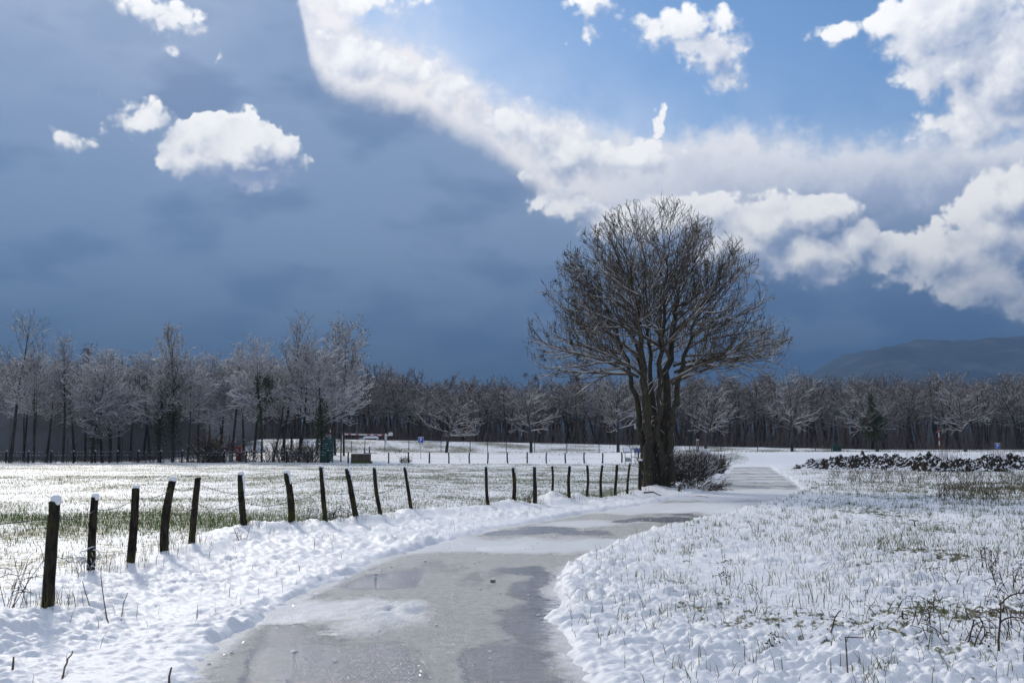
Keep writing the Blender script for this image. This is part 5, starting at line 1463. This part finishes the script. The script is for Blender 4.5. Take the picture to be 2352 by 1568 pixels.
def litter():
    rng = random.Random(20)
    def twig(pts, r, lab, name='twig', cat='twig'):
        P3 = []
        for px, py, dz in pts:
            Y = ground_y(py, .06); v = at(px, py, Y); P3.append(Vector((v.x, v.y, gz(v.x, v.y) + dz)))
        root = P3[0].copy(); P3 = [p - root for p in P3]
        Q = []
        for i in range(len(P3) - 1):
            for t in (0, .34, .67): Q.append(P3[i].lerp(P3[i + 1], t) + Vector((rng.gauss(0, r * .6), rng.gauss(0, r * .6), 0)))
        Q.append(P3[-1]); v, f = tubes([(Q, [r * (1 - .5 * i / len(Q)) for i in range(len(Q))])], 6)
        o = link(name, np_mesh(name, v, f), 'weed'); o.location = root; tag(o, lab, cat)
    twig([(250, 1432, -.02), (236, 1410, .10), (229, 1368, .26)], .007, 'curved dark twig sticking up from the left verge, tallest of three')
    twig([(214, 1428, -.02), (200, 1405, .08), (187, 1388, .14)], .006, 'left of three dark twigs sticking up from the verge')
    twig([(276, 1430, -.02), (282, 1410, .08), (291, 1395, .14)], .006, 'short upright dark twig, right of three on the verge')
    twig([(143, 1552, .0), (152, 1530, .04), (166, 1518, .08)], .008, 'dark knobbly twig lying in the snow at the lower left')
    twig([(575, 1456, .05), (598, 1454, .055), (628, 1446, .06)], .006, 'thin twig lying on the wet ice near the left edge of the path')
    twig([(28, 1548, -.02), (30, 1535, .08)], .010, 'dark stub standing in the snow at the lower left corner')
    twig([(390, 1566, -.02), (393, 1546, .07)], .010, 'dark stub at the left edge of the path in the foreground')
    twig([(1905, 1448, -.02), (1920, 1440, .05), (1932, 1430, .10)], .007, 'short dark twig leaning in the meadow snow')
    twig([(1948, 1556, -.02), (1944, 1520, .10), (1985, 1518, .12)], .006, 'bent dark twig in the foreground snow of the meadow')
    twig([(1590, 1132, .05), (1620, 1136, .1), (1640, 1140, .08)], .02, 'dark broken branch on the snow in front of the brush pile', 'branch', 'branch')
    twig([(1482, 1140, .06), (1500, 1138, .14), (1518, 1141, .06)], .03, 'dark log half buried in snow in front of the big tree', 'log', 'log')
    def stone(px, py, s, lab):
        Y = ground_y(py, .0); v = at(px, py, Y); b = MB(); b.ball((0, 0, 0), (s, s * .8, s * .7), 2, .35, rng); o = b.build('stone', 'stone', None, False); o.location = (v.x, v.y, s * .35)
        b = MB(); b.ball((0, 0, s * .55), (s * .7, s * .6, s * .3), 2, .1, rng); b.build('snow_cap', 'snow', o, True); tag(o, lab, 'stone', 'stones on the icy path')
    stone(1593, 1212, .07, 'small snow-topped stone at the right edge of the far path')
    stone(1132, 1336, .035, 'small pebble on the icy path right of centre')
    stone(885, 1236, .035, 'pebble on the ice near the left edge of the path')
    # frozen facets that catch the sun
    rs = np.random.RandomState(9); n = 170000
    Y = 1 / rs.uniform(1 / 30.0, 1 / 6.2, n); L, Rr = path_lr(Y); X = L + (Rr - L) * rs.rand(n)
    cl = fbm(X * .8, Y * .5, 91, 3) + .35 * fbm(X * 4, Y * 3, 95, 2); k = rs.rand(n) < np.clip(.35 + cl, .04, 1); X, Y = X[k], Y[k]; n = len(X)
    nx = rs.normal(0, .36, n); ny = rs.normal(-.12, .36, n); a = rs.uniform(0, 6.28, n); sz = rs.uniform(.0011, .0031, n) * (1 + .05 * np.clip(Y - 8, 0, 20))
    u = np.stack([np.cos(a), np.sin(a), -(nx * np.cos(a) + ny * np.sin(a))], -1) * sz[:, None]; v = np.stack([-np.sin(a), np.cos(a), nx * np.sin(a) - ny * np.cos(a)], -1) * (sz * rs.uniform(.5, 1, n))[:, None]
    c = np.stack([X, Y, terrain(X, Y) + .002], -1)
    V = np.stack([c - u, c + v, c + u, c - v], 1).reshape(-1, 3); tag(link('ice_flakes', np_mesh('ice_flakes', V, np.arange(4 * n).reshape(-1, 4), False), 'ice'), 'glittering frozen flakes in the slush on the path', 'ice', kind='stuff')
    # lumps of refrozen snow on the ice
    b = []
    for k in range(110):
        Y = rng.uniform(7, 24); L, Rr = path_lr(Y); x = float(L) + float(Rr - L) * rng.random(); s = rng.uniform(.006, .022)
        m = bmesh.new(); bmesh.ops.create_icosphere(m, subdivisions=1, radius=1)
        V = np.array([(v.co.x * s * rng.uniform(.8, 1.6) + x, v.co.y * s + Y, v.co.z * s * .55 + .004) for v in m.verts]); fa = np.array([[v.index for v in f.verts] for f in m.faces]); m.free(); b.append((V, fa))
    V, fa = join_vf(b); tag(link('ice_crumbs', np_mesh('ice_crumbs', V, fa, True), 'snow'), 'crumbs of refrozen snow scattered over the icy path', 'ice', kind='stuff')
litter()
